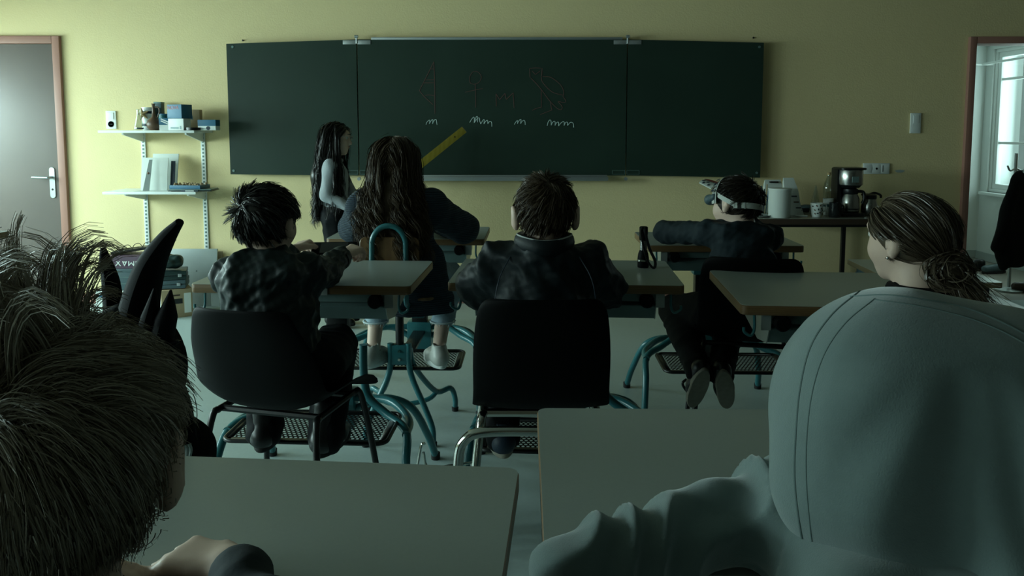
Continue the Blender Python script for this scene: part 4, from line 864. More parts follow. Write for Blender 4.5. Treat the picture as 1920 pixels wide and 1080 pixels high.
def tubes(P, r):
    """P (N,M,3) strands, r (M,) or (N,M) radii -> flat hair ribbons"""
    N, Mm, _ = P.shape; T = np.gradient(P, axis=1); T /= np.linalg.norm(T, axis=2, keepdims=True)+1e-9
    ref = np.random.RandomState(1).normal(size=(N, 1, 3)); A = np.cross(T, ref); A /= np.linalg.norm(A, axis=2, keepdims=True)+1e-9; B = np.cross(T, A)
    r = np.broadcast_to(r, (N, Mm))[..., None]*1.2; vs = np.stack([P-r*A, P+r*A], 2).reshape(-1, 3)
    i = (np.arange(N)[:, None]*Mm*2+np.arange(Mm-1)[None, :]*2).reshape(-1)
    return vs, np.stack([i, i+1, i+3, i+2], -1)
EARZ = lambda u: (np.abs(u[:, 0]) > .74) & (u[:, 2] < .06) & (u[:, 2] > -.9) & (u[:, 1] > -.46) & (u[:, 1] < .5)
def grow(c, R, s, rad, n, kids, mask, flow, nseg, seg, seed, spread=.008, r0=.0009, coll=(), wave=None, lenvar=.25, taper=.6, noise=.0, conv=.5, tipspread=1.0, ear=False):
    """hair strands from the scalp ellipsoid; flow(u_local, k) -> local direction array, (with z world down mixed in by the caller)"""
    rs = np.random.RandomState(seed); U = rs.normal(size=(n*8, 3)); U /= np.linalg.norm(U, axis=1, keepdims=True); U = U[mask(U)][:n]; n = len(U)
    rad = arr(rad)*s; c = arr(c); P = c+(U*rad)@R.T; out = [P]; jit = rs.normal(size=(n, 3))*noise; L = 1+lenvar*rs.uniform(-1, 1, n)
    coll = [(c, rad*1.012, R)]+list(coll)
    for k in range(nseg):
        ul = ((P-c)@R)/rad; d = flow(ul, k/nseg, U)@R.T+jit; d /= np.linalg.norm(d, axis=1, keepdims=True)+1e-9
        P = P+d*(seg*L*(np.where(EARZ(ul), .08, 1.0) if ear else 1.0))[:, None]
        for cc, rr, RR in coll:
            q = ((P-arr(cc))@RR)/arr(rr); m = np.linalg.norm(q, axis=1); b = m < 1
            if b.any(): P[b] = arr(cc)+((q[b]/m[b][:, None])*arr(rr))@RR.T
        out.append(P)
    G = np.stack(out, 1); Mm = nseg+1; t = np.linspace(0, 1, Mm)
    if wave:
        amp, fr = wave; ph = rs.rand(n, 1)*6.28; T = np.gradient(G, axis=1); T /= np.linalg.norm(T, axis=2, keepdims=True)+1e-9
        a = np.cross(T, arr((0.3, 1, .2))); a /= np.linalg.norm(a, axis=2, keepdims=True)+1e-9; b = np.cross(T, a); f_ = fr*(1+.25*rs.uniform(-1, 1, (n, 1)))
        am = amp*(np.clip(t*1.6-.25, 0, 1)**1.5)[None, :, None]; G = G+am*(a*np.sin(f_*t*6.28+ph)[..., None]+b*.7*np.cos(f_*t*6.28+ph)[..., None])
    off = rs.normal(size=(n, kids, 1, 3))*spread; fall = (1-conv*t)[None, None, :, None]+np.where(t > .85, (t-.85)*tipspread, 0)[None, None, :, None]
    K = (G[:, None]+off*fall).reshape(n*kids, Mm, 3)
    ku = ((K[:, :, :]-c)@R)/rad; m = np.linalg.norm(ku, axis=2); b = m < 1.0; K[b] = c+((ku[b]/m[b][:, None])*rad)@R.T
    return tubes(K, r0*(1-taper*t**1.5))
def hair_part(root, parts, mat, name='hair'):
    """parts: list of (v, quads) or SDF; all joined in one mesh"""
    V, Q, o = [], [], 0
    for p in parts:
        if isinstance(p, SDF): v, q = p.mesh(); v = relax(v, q, 1)
        else: v, q = p
        V.append(v); Q.append(q+o); o += len(v)
    me = np_mesh(name, np.concatenate(V), np.concatenate(Q)); me.transform(Matrix.Translation(-root.location)); me.materials.append(M[mat]); me.shade_smooth()
    ob = bpy.data.objects.new(name, me); COL.objects.link(ob); ob.parent = root; return ob
def hair_cap(c, R, s, rad, planes, h=.004, extra=None):
    c = arr(c); sd = SDF(c-.16*s, c+.16*s, h); sd.ell(c, arr(rad)*s, R, 0)
    if extra: extra(sd)
    for p, n in planes: sd.cut(c+R@(arr(p)*s), R@arr(n))
    return sd
def person(label, loc): return thing('person', label, 'person', loc)
def body(root, J, h=.006, s=1.0, legs=True, hands=True):
    """one continuous skin surface from head to foot; J holds joint positions (see below)"""
    pts = [arr(v) for k, v in J.items() if isinstance(v, (tuple, list)) and len(v) == 3 and not isinstance(v[0], (tuple, list))]
    allp = np.array(pts); sd = SDF(allp.min(0)-.16, allp.max(0)+.16, h); R = J['R']; P = add_head(sd, J['head'], R, J.get('hs', 1.0)*s, ek=J.get('ek', 1.0))
    n0 = arr(J['neck']); hb = P(0, -.022, -.045); sd.cap(hb, n0, .038*s, .043*s, .02)
    ch, pe = arr(J['chest']), arr(J['pelvis']); ax = arr(J.get('front', (0, 1, 0)))
    sd.cap(n0-(0, 0, .01), ch, .045*s, .085*s, .04, flat=(ax, .8)); sd.cap(ch, pe, .085*s, .085*s, .04, flat=(ax, .75))
    for q in 'LR':
        sh, el, wr = arr(J['sh'+q]), arr(J['el'+q]), arr(J['wr'+q]); sd.cap(ch+(sh-ch)*.3+(0, 0, .03), sh, .04*s, .038*s, .03); sd.cap(sh, el, .036*s, .028*s, .02); sd.cap(el, wr, .028*s, .019*s, .012)
        if hands: hd = J['hand'+q]; add_hand(sd, wr, *hd, s=.92*s)
        hp, kn, an = arr(J['hip'+q]), arr(J['kn'+q]), arr(J['an'+q]); toe = arr(J['toe'+q])
        sd.cap(hp, kn, .062*s, .042*s, .03); sd.cap(kn, an, .043*s, .026*s, .02); sd.cap(an, an+(toe-an)*.55, .026*s, .018*s, .015)
    o = sdf_part('body', sd, 'skin', root, it=1); eyes(root, P, R, J.get('hs', 1.0)*s); return P
def shoe(root, an, toe, upper, sole, name='shoe', s=1.0, up=(0, 0, 1), boot=False):
    """an = ankle joint; toe = where the toe tip is; up = direction of the shin"""
    an, toe, up = arr(an), arr(toe), arr(up); d = toe-an; up = up/np.linalg.norm(up); d -= up*(d@up); d /= np.linalg.norm(d); sd_ = np.cross(d, up); Rm = np.stack([sd_, d, up], 1)
    L = .105*s; base = an-up*.058*s; P = lambda x, y, z: base+Rm@(arr((x, y, z))*s); lo = base-.2; hi = base+.2
    u = SDF(lo, hi, .0045); u.cap(P(0, -.035, .040), P(0, .055, .036), .036*s, .038*s, .02).cap(P(0, .05, .03), P(.0, .115, .022), .038*s, .028*s, .02)
    u.cap(P(0, -.022, .05), P(0, -.010, .085 if not boot else .15), .036*s, .034*s, .02)
    u.cap(P(0, -.01, .075), P(0, -.012, .14), .026*s, .027*s, .002, sub=True) if not boot else None
    u.cut(P(0, 0, .012), -up)
    o = sdf_part(name, u, upper, root, it=1)
    outl = []
    for i in range(28):
        a = 2*math.pi*i/28; x, y = math.cos(a), math.sin(a); outl.append(((.036+(.006*y if y > 0 else .002))*x, .038+(.107 if y > 0 else .100)*y))
    T = Matrix(((*Rm[0], base[0]), (*Rm[1], base[1]), (*Rm[2], base[2]), (0, 0, 0, 1)))
    sm_ = MB().prism([(a*s, b*s) for a, b in outl], 0, .024*s, .003, T=T).build('sole', sole, o); sm_.data.transform(Matrix.Translation(-root.location))
    return o, P
def garment_top(root, J, name, mat, h=.006, ra=(.058, .05, .042), body_r=(.115, .12), flat=.72, hem=None, fold=(.006, 22, 1, (1, 1, 1)), s=1.0, cuff=.02, extra=None, fn=None, neckcut=.0, sleeve=None):
    pts = np.array([J[k] for k in ('neck', 'chest', 'pelvis', 'shL', 'shR', 'elL', 'elR', 'wrL', 'wrR')]); sd = SDF(pts.min(0)-.2, pts.max(0)+.2, h)
    ch, pe, n0 = arr(J['chest']), arr(J['pelvis']), arr(J['neck']); ax = arr(J.get('front', (0, 1, 0)))
    sd.cap(n0-(0, 0, .02), ch, .055*s, body_r[0]*s, .05, flat=(ax, flat)); sd.cap(ch, pe, body_r[0]*s, body_r[1]*s, .04, flat=(ax, flat))
    for q in 'LR':
        sh, el, wr = arr(J['sh'+q]), arr(J['el'+q]), arr(J['wr'+q]); sd.cap(n0+(sh-n0)*.35-(0, 0, .02), sh, .045*s, (ra[0]-.002)*s, .03); sd.cap(sh, el, ra[0]*s, ra[1]*s, .025)
        d = (wr-el)/np.linalg.norm(wr-el); sd.cap(el, wr-d*cuff, ra[1]*s, ra[2]*s, .015)
    if extra: extra(sd)
    if hem is not None: sd.cut((0, 0, hem), (0, 0, -1))
    hd = arr(J['head']); return sdf_part(name, sd, mat, root, fold=fold, fn=fn, it=2)
def trousers(root, J, mat, r=(.088, .058, .045), h=.007, fold=(.004, 26, 3, (1, 1, 1)), s=1.0, top=None, short=.03, name='trousers'):
    pts = np.array([J[k] for k in ('pelvis', 'hipL', 'hipR', 'knL', 'knR', 'anL', 'anR')]); sd = SDF(pts.min(0)-.17, pts.max(0)+.17, h); pe = arr(J['pelvis'])
    sd.ell(pe, arr((.125, .105, .09))*s, None, .03)
    for q in 'LR':
        hp, kn, an = arr(J['hip'+q]), arr(J['kn'+q]), arr(J['an'+q]); d = (an-kn)/np.linalg.norm(an-kn); e_ = an-d*short
        sd.cap(hp, kn, r[0]*s, r[1]*s, .035); sd.cap(kn, e_, r[1]*s, r[2]*s, .015); sd.cut(e_+d*.0, d) if False else None
    if top: sd.cut((0, 0, top), (0, 0, 1))
    return sdf_part(name, sd, mat, root, fold=fold, it=2)
def cuffs(root, J, mat, r, name='cuff', back=.015):
    for q in 'LR':
        el, wr = arr(J['el'+q]), arr(J['wr'+q]); d = (wr-el)/np.linalg.norm(wr-el); MB().tube([wr-d*(back+.03), wr-d*(back+.015), wr-d*back], [r, r*1.04, r*.95], 18).build(name, mat, root, world=True)
def short_mask(front=.25, low=-.55):
    # scalp without the face: face direction is +y
    return lambda U: ~((U[:, 1] > front) & (U[:, 2] < .50)) & (U[:, 2] > low) & ~((np.abs(U[:, 0]) > .86) & (U[:, 2] < -.1))
def nrm(a): return a/(np.linalg.norm(a, axis=1, keepdims=True)+1e-9)
def tang(u, d): return d-u*np.sum(u*d, 1, keepdims=True)
def short_hair(root, c, R, s, mat, seed, n=420, kids=9, length=.045, lift=.35, whorl=(0.1, -.62, .75), wild=.25, rad=(.078, .094, .086), low=-.62, extra=None, swirl=.5, r0=.00085, spread=.0045):
    w_ = arr(whorl); w_ /= np.linalg.norm(w_)
    def flow(u, t, U0):
        un = nrm(u); away = tang(un, un-w_[None]*1.0); away = nrm(away); sw = np.cross(un, np.broadcast_to(w_, un.shape))
        d = away+swirl*nrm(sw)*.6+un*lift*(1-.9*t); d[:, 2] -= .25*t
        if extra: d = d+extra(un, t, U0)
        return d
    g = grow(c, R, s, rad, n, kids, short_mask(.3, low), flow, 5, length/5, seed, spread=spread, r0=r0, noise=wild, lenvar=.35, ear=True)
    cap_ = hair_cap(c, R, s, arr(rad)*.985, [((0, .045, -.01), (0, .8, -.55)), ((0, 0, -.062), (0, .35, -1))], .0045)
    return hair_part(root, [g, cap_], mat)

# ---- girl at the board
G = {}
R1 = rot(-88, -6)
J = dict(head=(-1.150, 4.88, 1.262), hs=1.0, R=R1, neck=(-1.172, 4.88, 1.13), chest=(-1.165, 4.88, 1.0), pelvis=(-1.165, 4.90, .765), front=(1, 0, 0),
    shL=(-1.165, 4.985, 1.075), shR=(-1.165, 4.785, 1.075), elR=(-1.185, 4.745, .885), wrR=(-1.02, 4.74, .800), elL=(-1.10, 5.02, .90), wrL=(-.975, 4.90, .815),
    handR=((1, .1, .12), (0, 1, 0), (0, 0, 1), 35), handL=((1, -.15, .1), (0, -1, 0), (0, 0, 1), 35),
    hipL=(-1.165, 4.96, .73), hipR=(-1.165, 4.84, .73), knL=(-1.15, 4.96, .41), knR=(-1.15, 4.84, .41), anL=(-1.17, 4.96, .075), anR=(-1.17, 4.84, .075), toeL=(-1.02, 4.97, .03), toeR=(-1.02, 4.83, .03))
P1 = person('standing girl with very long wavy dark hair and glasses, holding the yellow ruler', (-1.165, 4.9, 0)); P = body(P1, J, .006)
garment_top(P1, J, 'sweater', 'grey_knit', .007, (.047, .042, .032), (.088, .098), .95, hem=.79, fold=(.004, 24, 5, (1, 1, .6)), cuff=.0)
MB().tube([(-1.172+.058*math.cos(a), 4.88+.052*math.sin(a), 1.118+.012*math.cos(a)*-1) for a in [2*math.pi*i/24 for i in range(24)]], .012, 8, closed=True).build('collar', 'grey_knit', P1, world=True)
trousers(P1, J, 'pants_black', (.082, .058, .045), short=-.01)
for q in 'LR': shoe(P1, J['an'+q], J['toe'+q], 'black', 'rubber', s=.95)
# glasses, brows, lips
gl = MB()
for q in (-1, 1):
    gl.tube([P(q*.031+.019*math.cos(a), .104, .001+.015*math.sin(a)) for a in [2*math.pi*i/18 for i in range(18)]], .0014, 6, closed=True)
    gl.tube([P(q*.050, .102, .006), P(q*.068, .07, .008), P(q*.080, -.005, .004)], .0013, 6)
gl.tube([P(-.012, .105, .004), P(0, .109, .007), P(.012, .105, .004)], .0013, 6); gl.build('glasses', 'steel', P1, world=True)
MB().ball((0, 0, 0), (.0165, .003, .005), T=Matrix.Translation(Vector(P(0, .0945, -.0585))) @ Matrix([list(r) for r in R1]).to_4x4(), seg=12, ring=8).build('lips', 'lip', P1, world=True)
for q in (-1, 1): MB().tube([P(q*.014, .0925, .021), P(q*.030, .094, .026), P(q*.046, .084, .022)], [.0025, .003, .0015], 6).build('eyebrow', 'hair_black', P1, world=True)
def long_flow(fall=1.2, out=.25, part=.0):
    def f(u, t, U0):
        un = nrm(u); dn = (np.array([[0, 0, -1.]])); side = np.stack([np.sign(U0[:, 0]+1e-6)*1.0, np.where(U0[:, 1] > .1, -.9, -.2), np.zeros(len(U0))], 1)
        d = tang(un, side*(.9 if t < .16 else .0)+dn*fall)
        if t >= .16: d = d*.4+dn*fall
        return d+un*out*(1-t)*(.4)
    return f
colls = [((-1.165, 4.88, .95), (.105, .125, .19), np.eye(3)), ((-1.165, 4.785, 1.06), (.06, .06, .06), np.eye(3)), ((-1.165, 4.985, 1.06), (.06, .06, .06), np.eye(3))]
mk = lambda U: ~((U[:, 1] > .35) & (U[:, 2] < .62)) & (U[:, 2] > -.45) & ~((U[:, 1] > .25) & (U[:, 2] < .2))
def f1(u, t, U0):
    d = long_flow(1.3, .2)(u, t, U0)
    d[:, 1] += np.where(t > .12, -.30, 0)*np.where(U0[:, 1] < .15, 1, -.9)*(1-t); return d
g = grow(J['head'], R1, 1.0, (.080, .096, .088), 330, 13, mk, f1, 22, .0255, 3, spread=.006, r0=.0011, coll=colls, wave=(.009, 7), lenvar=.12, noise=.04, conv=.1)
cp = hair_cap(J['head'], R1, 1.0, arr((.080, .096, .088))*.99, [((0, .040, -.01), (0, .9, -.40)), ((0, 0, -.07), (0, .2, -1))], .0045, extra=lambda sd: sd.cap(arr(J['head'])+R1@arr((0, -.05, -.02)), arr(J['head'])+R1@arr((0, -.08, -.14)), .06, .05, .03))
sdh = SDF((-1.40, 4.72, .70), (-1.10, 5.04, 1.28), .007); sdh.cap((-1.225, 4.88, 1.22), (-1.275, 4.88, 1.0), .060, .062, .03, flat=((1, 0, 0), .6)).cap((-1.275, 4.88, 1.0), (-1.29, 4.88, .87), .055, .030, .03, flat=((1, 0, 0), .6))
hair_part(P1, [g, cp, sdh], 'hair_black')
# lock over the near shoulder
lk = grow(arr(J['head'])+R1@arr((.05, .0, -.03)), R1, .5, (.06, .05, .05), 40, 14, lambda U: U[:, 2] < .3, lambda u, t, U0: np.broadcast_to(arr((.30-.35*t, .16*(1 if t < .5 else -.1), -1.0)), u.shape)+u*.05, 16, .026, 8, spread=.006, r0=.0011, coll=[((-1.165, 4.88, .98), (.105, .125, .17), np.eye(3))], wave=(.007, 4), noise=.05)
hair_part(P1, [lk], 'hair_black', 'hair_lock')
# her ruler
a_, b_ = arr((-.945, 4.83, .80)), arr(W(870, 243, 5.38)); d_ = (b_-a_); L_ = np.linalg.norm(d_); d_ /= L_
zx = np.cross(d_, (0, -1, 0)); zx /= np.linalg.norm(zx); yx = np.cross(zx, d_)
T = Matrix(((d_[0], zx[0], yx[0], 0), (d_[1], zx[1], yx[1], 0), (d_[2], zx[2], yx[2], 0), (0, 0, 0, 1)))
rl = thing('ruler', 'long yellow wooden ruler pointing at the chalk letters mm', 'ruler', tuple(a_)); MB().box(-.05, L_, -.026, .026, -.003, .003, .001, T=T).build('stick', 'ruler', rl)
for k in range(int(L_/.05)): MB().box(.05*k, .05*k+.0015, -.026, -.014, -.0034, .0034, T=T).build('mark', 'tan', rl, False)
MB().box(L_-.001, L_+.003, -.026, .026, -.0032, .0032, T=T).build('end_cap', 'card', rl, False); MB().lathe([(.006, -.0034), (.006, .0034)], sides=12, T=T @ Matrix.Translation((L_-.10, 0, 0))).build('hang_hole', 'brownedge', rl, False)

# ---- girl in the navy jumper, front row
R2 = rot(-4, -5)
J = dict(head=(-.462, 2.95, 1.178), hs=1.02, R=R2, neck=(-.462, 2.93, 1.055), chest=(-.455, 2.93, .935), pelvis=(-.45, 2.95, .725), front=(0, 1, 0),
    shL=(-.585, 2.95, 1.00), shR=(-.325, 2.95, 1.00), elL=(-.675, 3.17, .885), wrL=(-.545, 3.43, .862), elR=(-.205, 3.17, .882), wrR=(-.36, 3.45, .862),
    handL=((.9, .35, 0), (0, 0, -1), (0, 1, 0), 20), handR=((-.9, .35, 0), (0, 0, -1), (0, 1, 0), 20),
    hipL=(-.53, 2.97, .715), hipR=(-.38, 2.97, .715), knL=(-.575, 3.20, .655), knR=(-.275, 3.20, .660), anL=(-.575, 3.02, .385), anR=(-.305, 3.02, .385), toeL=(-.52, 3.15, .34), toeR=(-.37, 3.15, .34))
P2 = person('girl with long wavy brown hair, navy knitted jumper, pale jeans and white trainers', (-.45, 2.95, 0)); P = body(P2, J)
def drape(sd): sd.cap((-.445, 2.93, .85), (-.40, 2.93, .62), .125, .150, .04, flat=((0, 1, 0), .62)).cap((-.33, 2.92, .80), (-.285, 2.93, .60), .06, .055, .03, flat=((0, 1, 0), .8))
garment_top(P2, J, 'jumper', 'navy_knit', .0065, (.072, .066, .040), (.125, .13), .72, hem=.575, fold=(.005, 20, 9, (1, 1, 1)), extra=drape)
trousers(P2, J, 'jeans', (.085, .070, .052), short=.155, fold=(.007, 28, 4, (1, 1, 1)))
for q in 'LR':
    o, Q = shoe(P2, J['an'+q], J['toe'+q], 'shoe_white', 'white', s=.93, up=(0, 0, 1))
    an = arr(J['an'+q]); kn = arr(J['kn'+q]); dd = (an-kn)/np.linalg.norm(an-kn); cc = an-dd*.138; rs_ = random.Random(4)
    fr = MB(); ring = []
    for i in range(26):
        a = 2*math.pi*i/26; p = cc+arr((math.cos(a)*.052, math.sin(a)*.052, 0)); ring.append(tuple(p)); fr.tube([p, p+arr((rs_.uniform(-.004, .004), rs_.uniform(-.004, .004), -rs_.uniform(.006, .02)))], .0011, 3)
    fr.tube(ring, .0035, 6, closed=True); o2 = fr.build('frayed_hem', 'fray', P2, world=True); o2['kind'] = 'stuff'
    MB().tube([an+(0, 0, -.005), an+(0, 0, .012)], .031, 14).build('sock', 'black', P2, world=True)
mk2 = lambda U: ~((U[:, 1] > .45) & (U[:, 2] < .62)) & (U[:, 2] > -.35)
colls = [((-.455, 2.94, .92), (.15, .115, .17), np.eye(3)), ((-.585, 2.95, .99), (.08, .085, .075), np.eye(3)), ((-.325, 2.95, .99), (.08, .085, .075), np.eye(3))]
def f2(u, t, U0):
    un = nrm(u); s_ = np.sign(U0[:, 0]+.05)[:, None]; d = tang(un, np.concatenate([s_*.6, -.7*np.ones_like(s_), -.9*np.ones_like(s_)], 1)) if t < .18 else np.concatenate([s_*((.07 if t < .45 else .30)*np.abs(U0[:, :1]) if t < .75 else 0*s_), np.where(U0[:, 1:2] < .2, -.10, .05)*(1 if t < .45 else .3), -1*np.ones_like(s_)], 1)
    return d
g = grow(J['head'], R2, 1.02, (.080, .098, .090), 380, 15, mk2, f2, 24, .0165, 13, spread=.0055, r0=.0011, coll=colls, wave=(.019, 3.6), lenvar=.22, noise=.04, conv=.15)
cp = hair_cap(J['head'], R2, 1.02, arr((.085, .098, .090))*.985, [((0, .055, -.01), (0, .9, -.40)), ((0, 0, -.08), (0, .2, -1))], .0045)
sdh = SDF((-.68, 2.70, .78), (-.25, 3.08, 1.26), .007); sdh.cap((-.462, 2.92, 1.15), (-.455, 2.885, 1.0), .075, .085, .03, flat=((0, 1, 0), .45)).cap((-.455, 2.86, 1.0), (-.45, 2.845, .90), .09, .06, .03, flat=((0, 1, 0), .25))
hair_part(P2, [g, cp, sdh], 'hair_brown')

# ---- boy in the dark green jacket
R3 = rot(-9, -4)
J = dict(head=(-.682, 2.06, 1.058), hs=1.0, R=R3, neck=(-.672, 2.03, .945), chest=(-.672, 2.03, .82), pelvis=(-.645, 2.04, .645), front=(0, 1, 0),
    shL=(-.775, 2.05, .895), shR=(-.575, 2.07, .90), elL=(-.825, 2.25, .872), wrL=(-.725, 2.45, .905), elR=(-.57, 2.27, .868), wrR=(-.552, 2.42, .893),
    handL=((.35, .88, .25), (.25, 0, -1), (1, 0, 0), 66), handR=((.50, .80, .25), (-.2, 0, -1), (-1, 0, 0), 66),
    hipL=(-.73, 2.08, .635), hipR=(-.565, 2.08, .635), knL=(-.775, 2.36, .615), knR=(-.555, 2.30, .625), anL=(-.765, 2.24, .385), anR=(-.565, 2.20, .385), toeL=(-.78, 2.40, .34), toeR=(-.53, 2.36, .34))
P3 = person('boy with short black hair in a dark green hooded jacket, fists on the desk', (-.66, 2.04, 0)); P = body(P3, J, .0055)
def hoodx(sd):
    sd.cap((-.735, 1.985, .915), (-.61, 1.985, .915), .050, .050, .03).ell((-.70, 1.965, .875), (.085, .035, .06), None, .03).cap((-.715, 2.00, .955), (-.625, 2.0, .96), .030, .030, .03)
garment_top(P3, J, 'jacket', 'jacket_green', .0055, (.058, .050, .040), (.118, .122), .78, hem=.60, fold=(.009, 26, 21, (1, 1, .7)), fn=crinkle(.0045, 62, 22), extra=hoodx, cuff=.03)
cuffs(P3, J, 'jacket_green', .036, back=.02)
trousers(P3, J, 'pants_black', (.085, .068, .058), short=-.01)
for q in 'LR': shoe(P3, J['an'+q], J['toe'+q], 'black', 'rubber', s=.98, boot=True)
short_hair(P3, J['head'], R3, 1.0, 'hair_black', 31, 460, 10, .040, .25, (-.45, -.80, .42), .12, extra=lambda un, t, U0: un*.55*((U0[:, :1] < -.42) & (U0[:, 2:] > .1)))
t = thing('handheld_device', 'small black handheld device held between the green-jacket boy\'s fists', 'device', (-.607, 2.525, .865), R_(6)); MB().box(-.075, .075, -.038, .038, .001, .018, .005, T=Matrix.Translation((0, 0, .022)) @ Matrix.Rotation(R_(25), 4, 'X')).build('case', 'blackpl', t)
MB().box(-.045, .045, -.03, .03, .018, .0186, T=Matrix.Translation((0, 0, .022)) @ Matrix.Rotation(R_(25), 4, 'X')).build('screen', 'black', t, False)

# ---- boy in the bomber jacket
R4 = rot(0, -6)
J = dict(head=(.094, 2.10, 1.078), hs=1.04, ek=1.15, R=R4, neck=(.09, 2.07, .965), chest=(.085, 2.08, .85), pelvis=(.08, 2.04, .66), front=(0, 1, 0),
    shL=(-.035, 2.11, .915), shR=(.215, 2.11, .915), elL=(-.10, 2.225, .825), wrL=(.0, 2.50, .872), elR=(.275, 2.225, .825), wrR=(.18, 2.50, .872),
    handL=((.8, .5, 0), (0, 0, -1), (0, 1, 0), 20), handR=((-.8, .5, 0), (0, 0, -1), (0, 1, 0), 20),
    hipL=(.0, 2.10, .645), hipR=(.16, 2.10, .645), knL=(-.02, 2.38, .62), knR=(.19, 2.38, .62), anL=(-.03, 2.20, .385), anR=(.17, 2.25, .385), toeL=(-.05, 2.36, .34), toeR=(.19, 2.40, .34))
P4 = person('boy with short brown hair and sticking-out ears in a black bomber jacket', (.08, 2.05, 0)); P = body(P4, J)
garment_top(P4, J, 'bomber_jacket', 'jacket_black', .0055, (.072, .070, .046), (.125, .130), .78, hem=.60, fold=(.008, 24, 41, (1, 1, .8)), fn=crinkle(.003, 55, 42), cuff=.03, extra=lambda sd: sd.cap((.035, 2.06, .945), (.145, 2.06, .945), .05, .05, .03).cap((.06, 2.025, .955), (.12, 2.025, .955), .035, .035, .02))
cuffs(P4, J, 'jacket_black', .038)
trousers(P4, J, 'pants_black', (.085, .064, .054), short=-.01)
for q in 'LR': shoe(P4, J['an'+q], J['toe'+q], 'navy', 'sole_grey', s=.98)
cl = spline([(.03, 2.16, .985), (.022, 2.07, .990), (.055, 2.015, .985), (.09, 2.00, .982), (.13, 2.015, .985), (.16, 2.07, .990), (.15, 2.16, .985)], 5)
MB().tube(cl, .016, 10, flat=1.5).build('collar', 'jacket_black', P4, world=True)
MB().tube([(p[0]+(p[0]-.09)*.10, p[1]-.004, p[2]+.021) for p in cl[3:-3]], .0024, 6).build('collar_piping', 'piping', P4, world=True)
for q in (-1, 1): MB().tube(spline([(.09+q*.095, 2.03, .955), (.09+q*.125, 1.985, .90), (.09+q*.14, 1.978, .82)], 5), .0016, 6).build('seam', 'navy', P4, world=True)
short_hair(P4, J['head'], R4, 1.04, 'hair_brown', 37, 520, 10, .030, .30, (.12, -.55, .82), .10, rad=(.078, .094, .088), extra=lambda un, t, U0: un*.5*(U0[:, 2:] > .8)+0)

# ---- boy with the starry headband
R5 = rot(32, -10, 8)
J = dict(head=(.868, 2.87, 1.032), hs=1.0, R=R5, neck=(.882, 2.84, .925), chest=(.875, 2.80, .82), pelvis=(.85, 2.72, .63), front=(0, 1, 0),
    shL=(.76, 2.86, .905), shR=(.995, 2.86, .89), elL=(.635, 3.06, .880), wrL=(.80, 3.27, .862), elR=(1.055, 3.03, .868), wrR=(.93, 3.26, .862),
    handL=((1, .2, 0), (0, 0, -1), (0, 1, 0), 20), handR=((-1, .2, 0), (0, 0, -1), (0, 1, 0), 20),
    hipL=(.77, 2.74, .62), hipR=(.92, 2.74, .62), knL=(.66, 2.97, .575), knR=(.90, 3.0, .575), anL=(.655, 2.56, .455), anR=(.735, 2.56, .450), toeL=(.635, 2.56, .33), toeR=(.76, 2.56, .33))
P5 = person('boy in a dark slate shirt kneeling on his chair, star-print headband on', (.85, 2.72, 0)); P = body(P5, J)
garment_top(P5, J, 'shirt', 'shirt_slate', .006, (.052, .048, .038), (.115, .115), .72, hem=.60, fold=(.006, 26, 51, (1, 1, .8)), fn=crinkle(.0025, 55, 52), cuff=.01, extra=lambda sd: sd.cap((.80, 2.80, .925), (.955, 2.80, .92), .035, .035, .03).cap((.83, 2.87, .945), (.93, 2.87, .94), .03, .03, .03))
trousers(P5, J, 'pants_black', (.09, .066, .046), short=.0)
for q in 'LR': shoe(P5, J['an'+q], J['toe'+q], 'black', 'sole_grey', s=.85, up=arr((0, .85, .35)))
short_hair(P5, J['head'], R5, 1.0, 'hair_dark', 57, 460, 10, .036, .35, (.35, -.72, .60), .14, extra=lambda un, t, U0: un*.5*((U0[:, :1] > .3) & (U0[:, 2:] > .2)))
# headband: starry rigid front, white elastic strap round the nape, goggles at the temple
hc = arr(J['head']); PL = lambda a, z, k=1.0, kz=1.0: hc+R5@arr((.0825*k*math.sin(a), .099*k*math.cos(a)-.008, z))
def band(a0, a1, za, zb, wd, name, mat, k=1.03, n=20, parent=None, th=.003):
    vs = []
    for i in range(n+1):
        t_ = i/n; a = a0+(a1-a0)*t_; z = za+(zb-za)*t_
        kk = math.sqrt(max(.15, 1-(z/.092)**2))
        for s_, ko in ((-1, 0), (1, 0), (1, th), (-1, th)):
            zz = z+s_*wd/2; vs.append(hc+R5@arr(((.0825*k*kk+ko)*math.sin(a), (.099*k*kk+ko)*math.cos(a)-.008, zz)))
    fs = [(i*4+j, i*4+(j+1) % 4, (i+1)*4+(j+1) % 4, (i+1)*4+j) for i in range(n) for j in range(4)]+[(0, 1, 2, 3), (n*4+3, n*4+2, n*4+1, n*4)]
    return MB().add(vs, fs).build(name, mat, parent or P5, world=True)
hbd = thing('headband', 'white elastic strap with a star-print visor worn round the kneeling boy\'s head', 'headband', tuple(hc))
band(R_(-115), R_(-245), -.030, -.040, .022, 'strap', 'strap', 1.045, 22, hbd)
band(R_(-62), R_(-118), .03, -.028, .019, 'strap', 'strap', 1.05, 14, hbd)
band(R_(-124), R_(-132), -.031, -.032, .027, 'buckle', 'black', 1.06, 4, hbd); band(R_(-140), R_(-142), -.033, -.033, .025, 'buckle', 'alu', 1.065, 3, hbd)
band(R_(-215), R_(-232), -.037, -.038, .026, 'buckle', 'white', 1.06, 5, hbd)
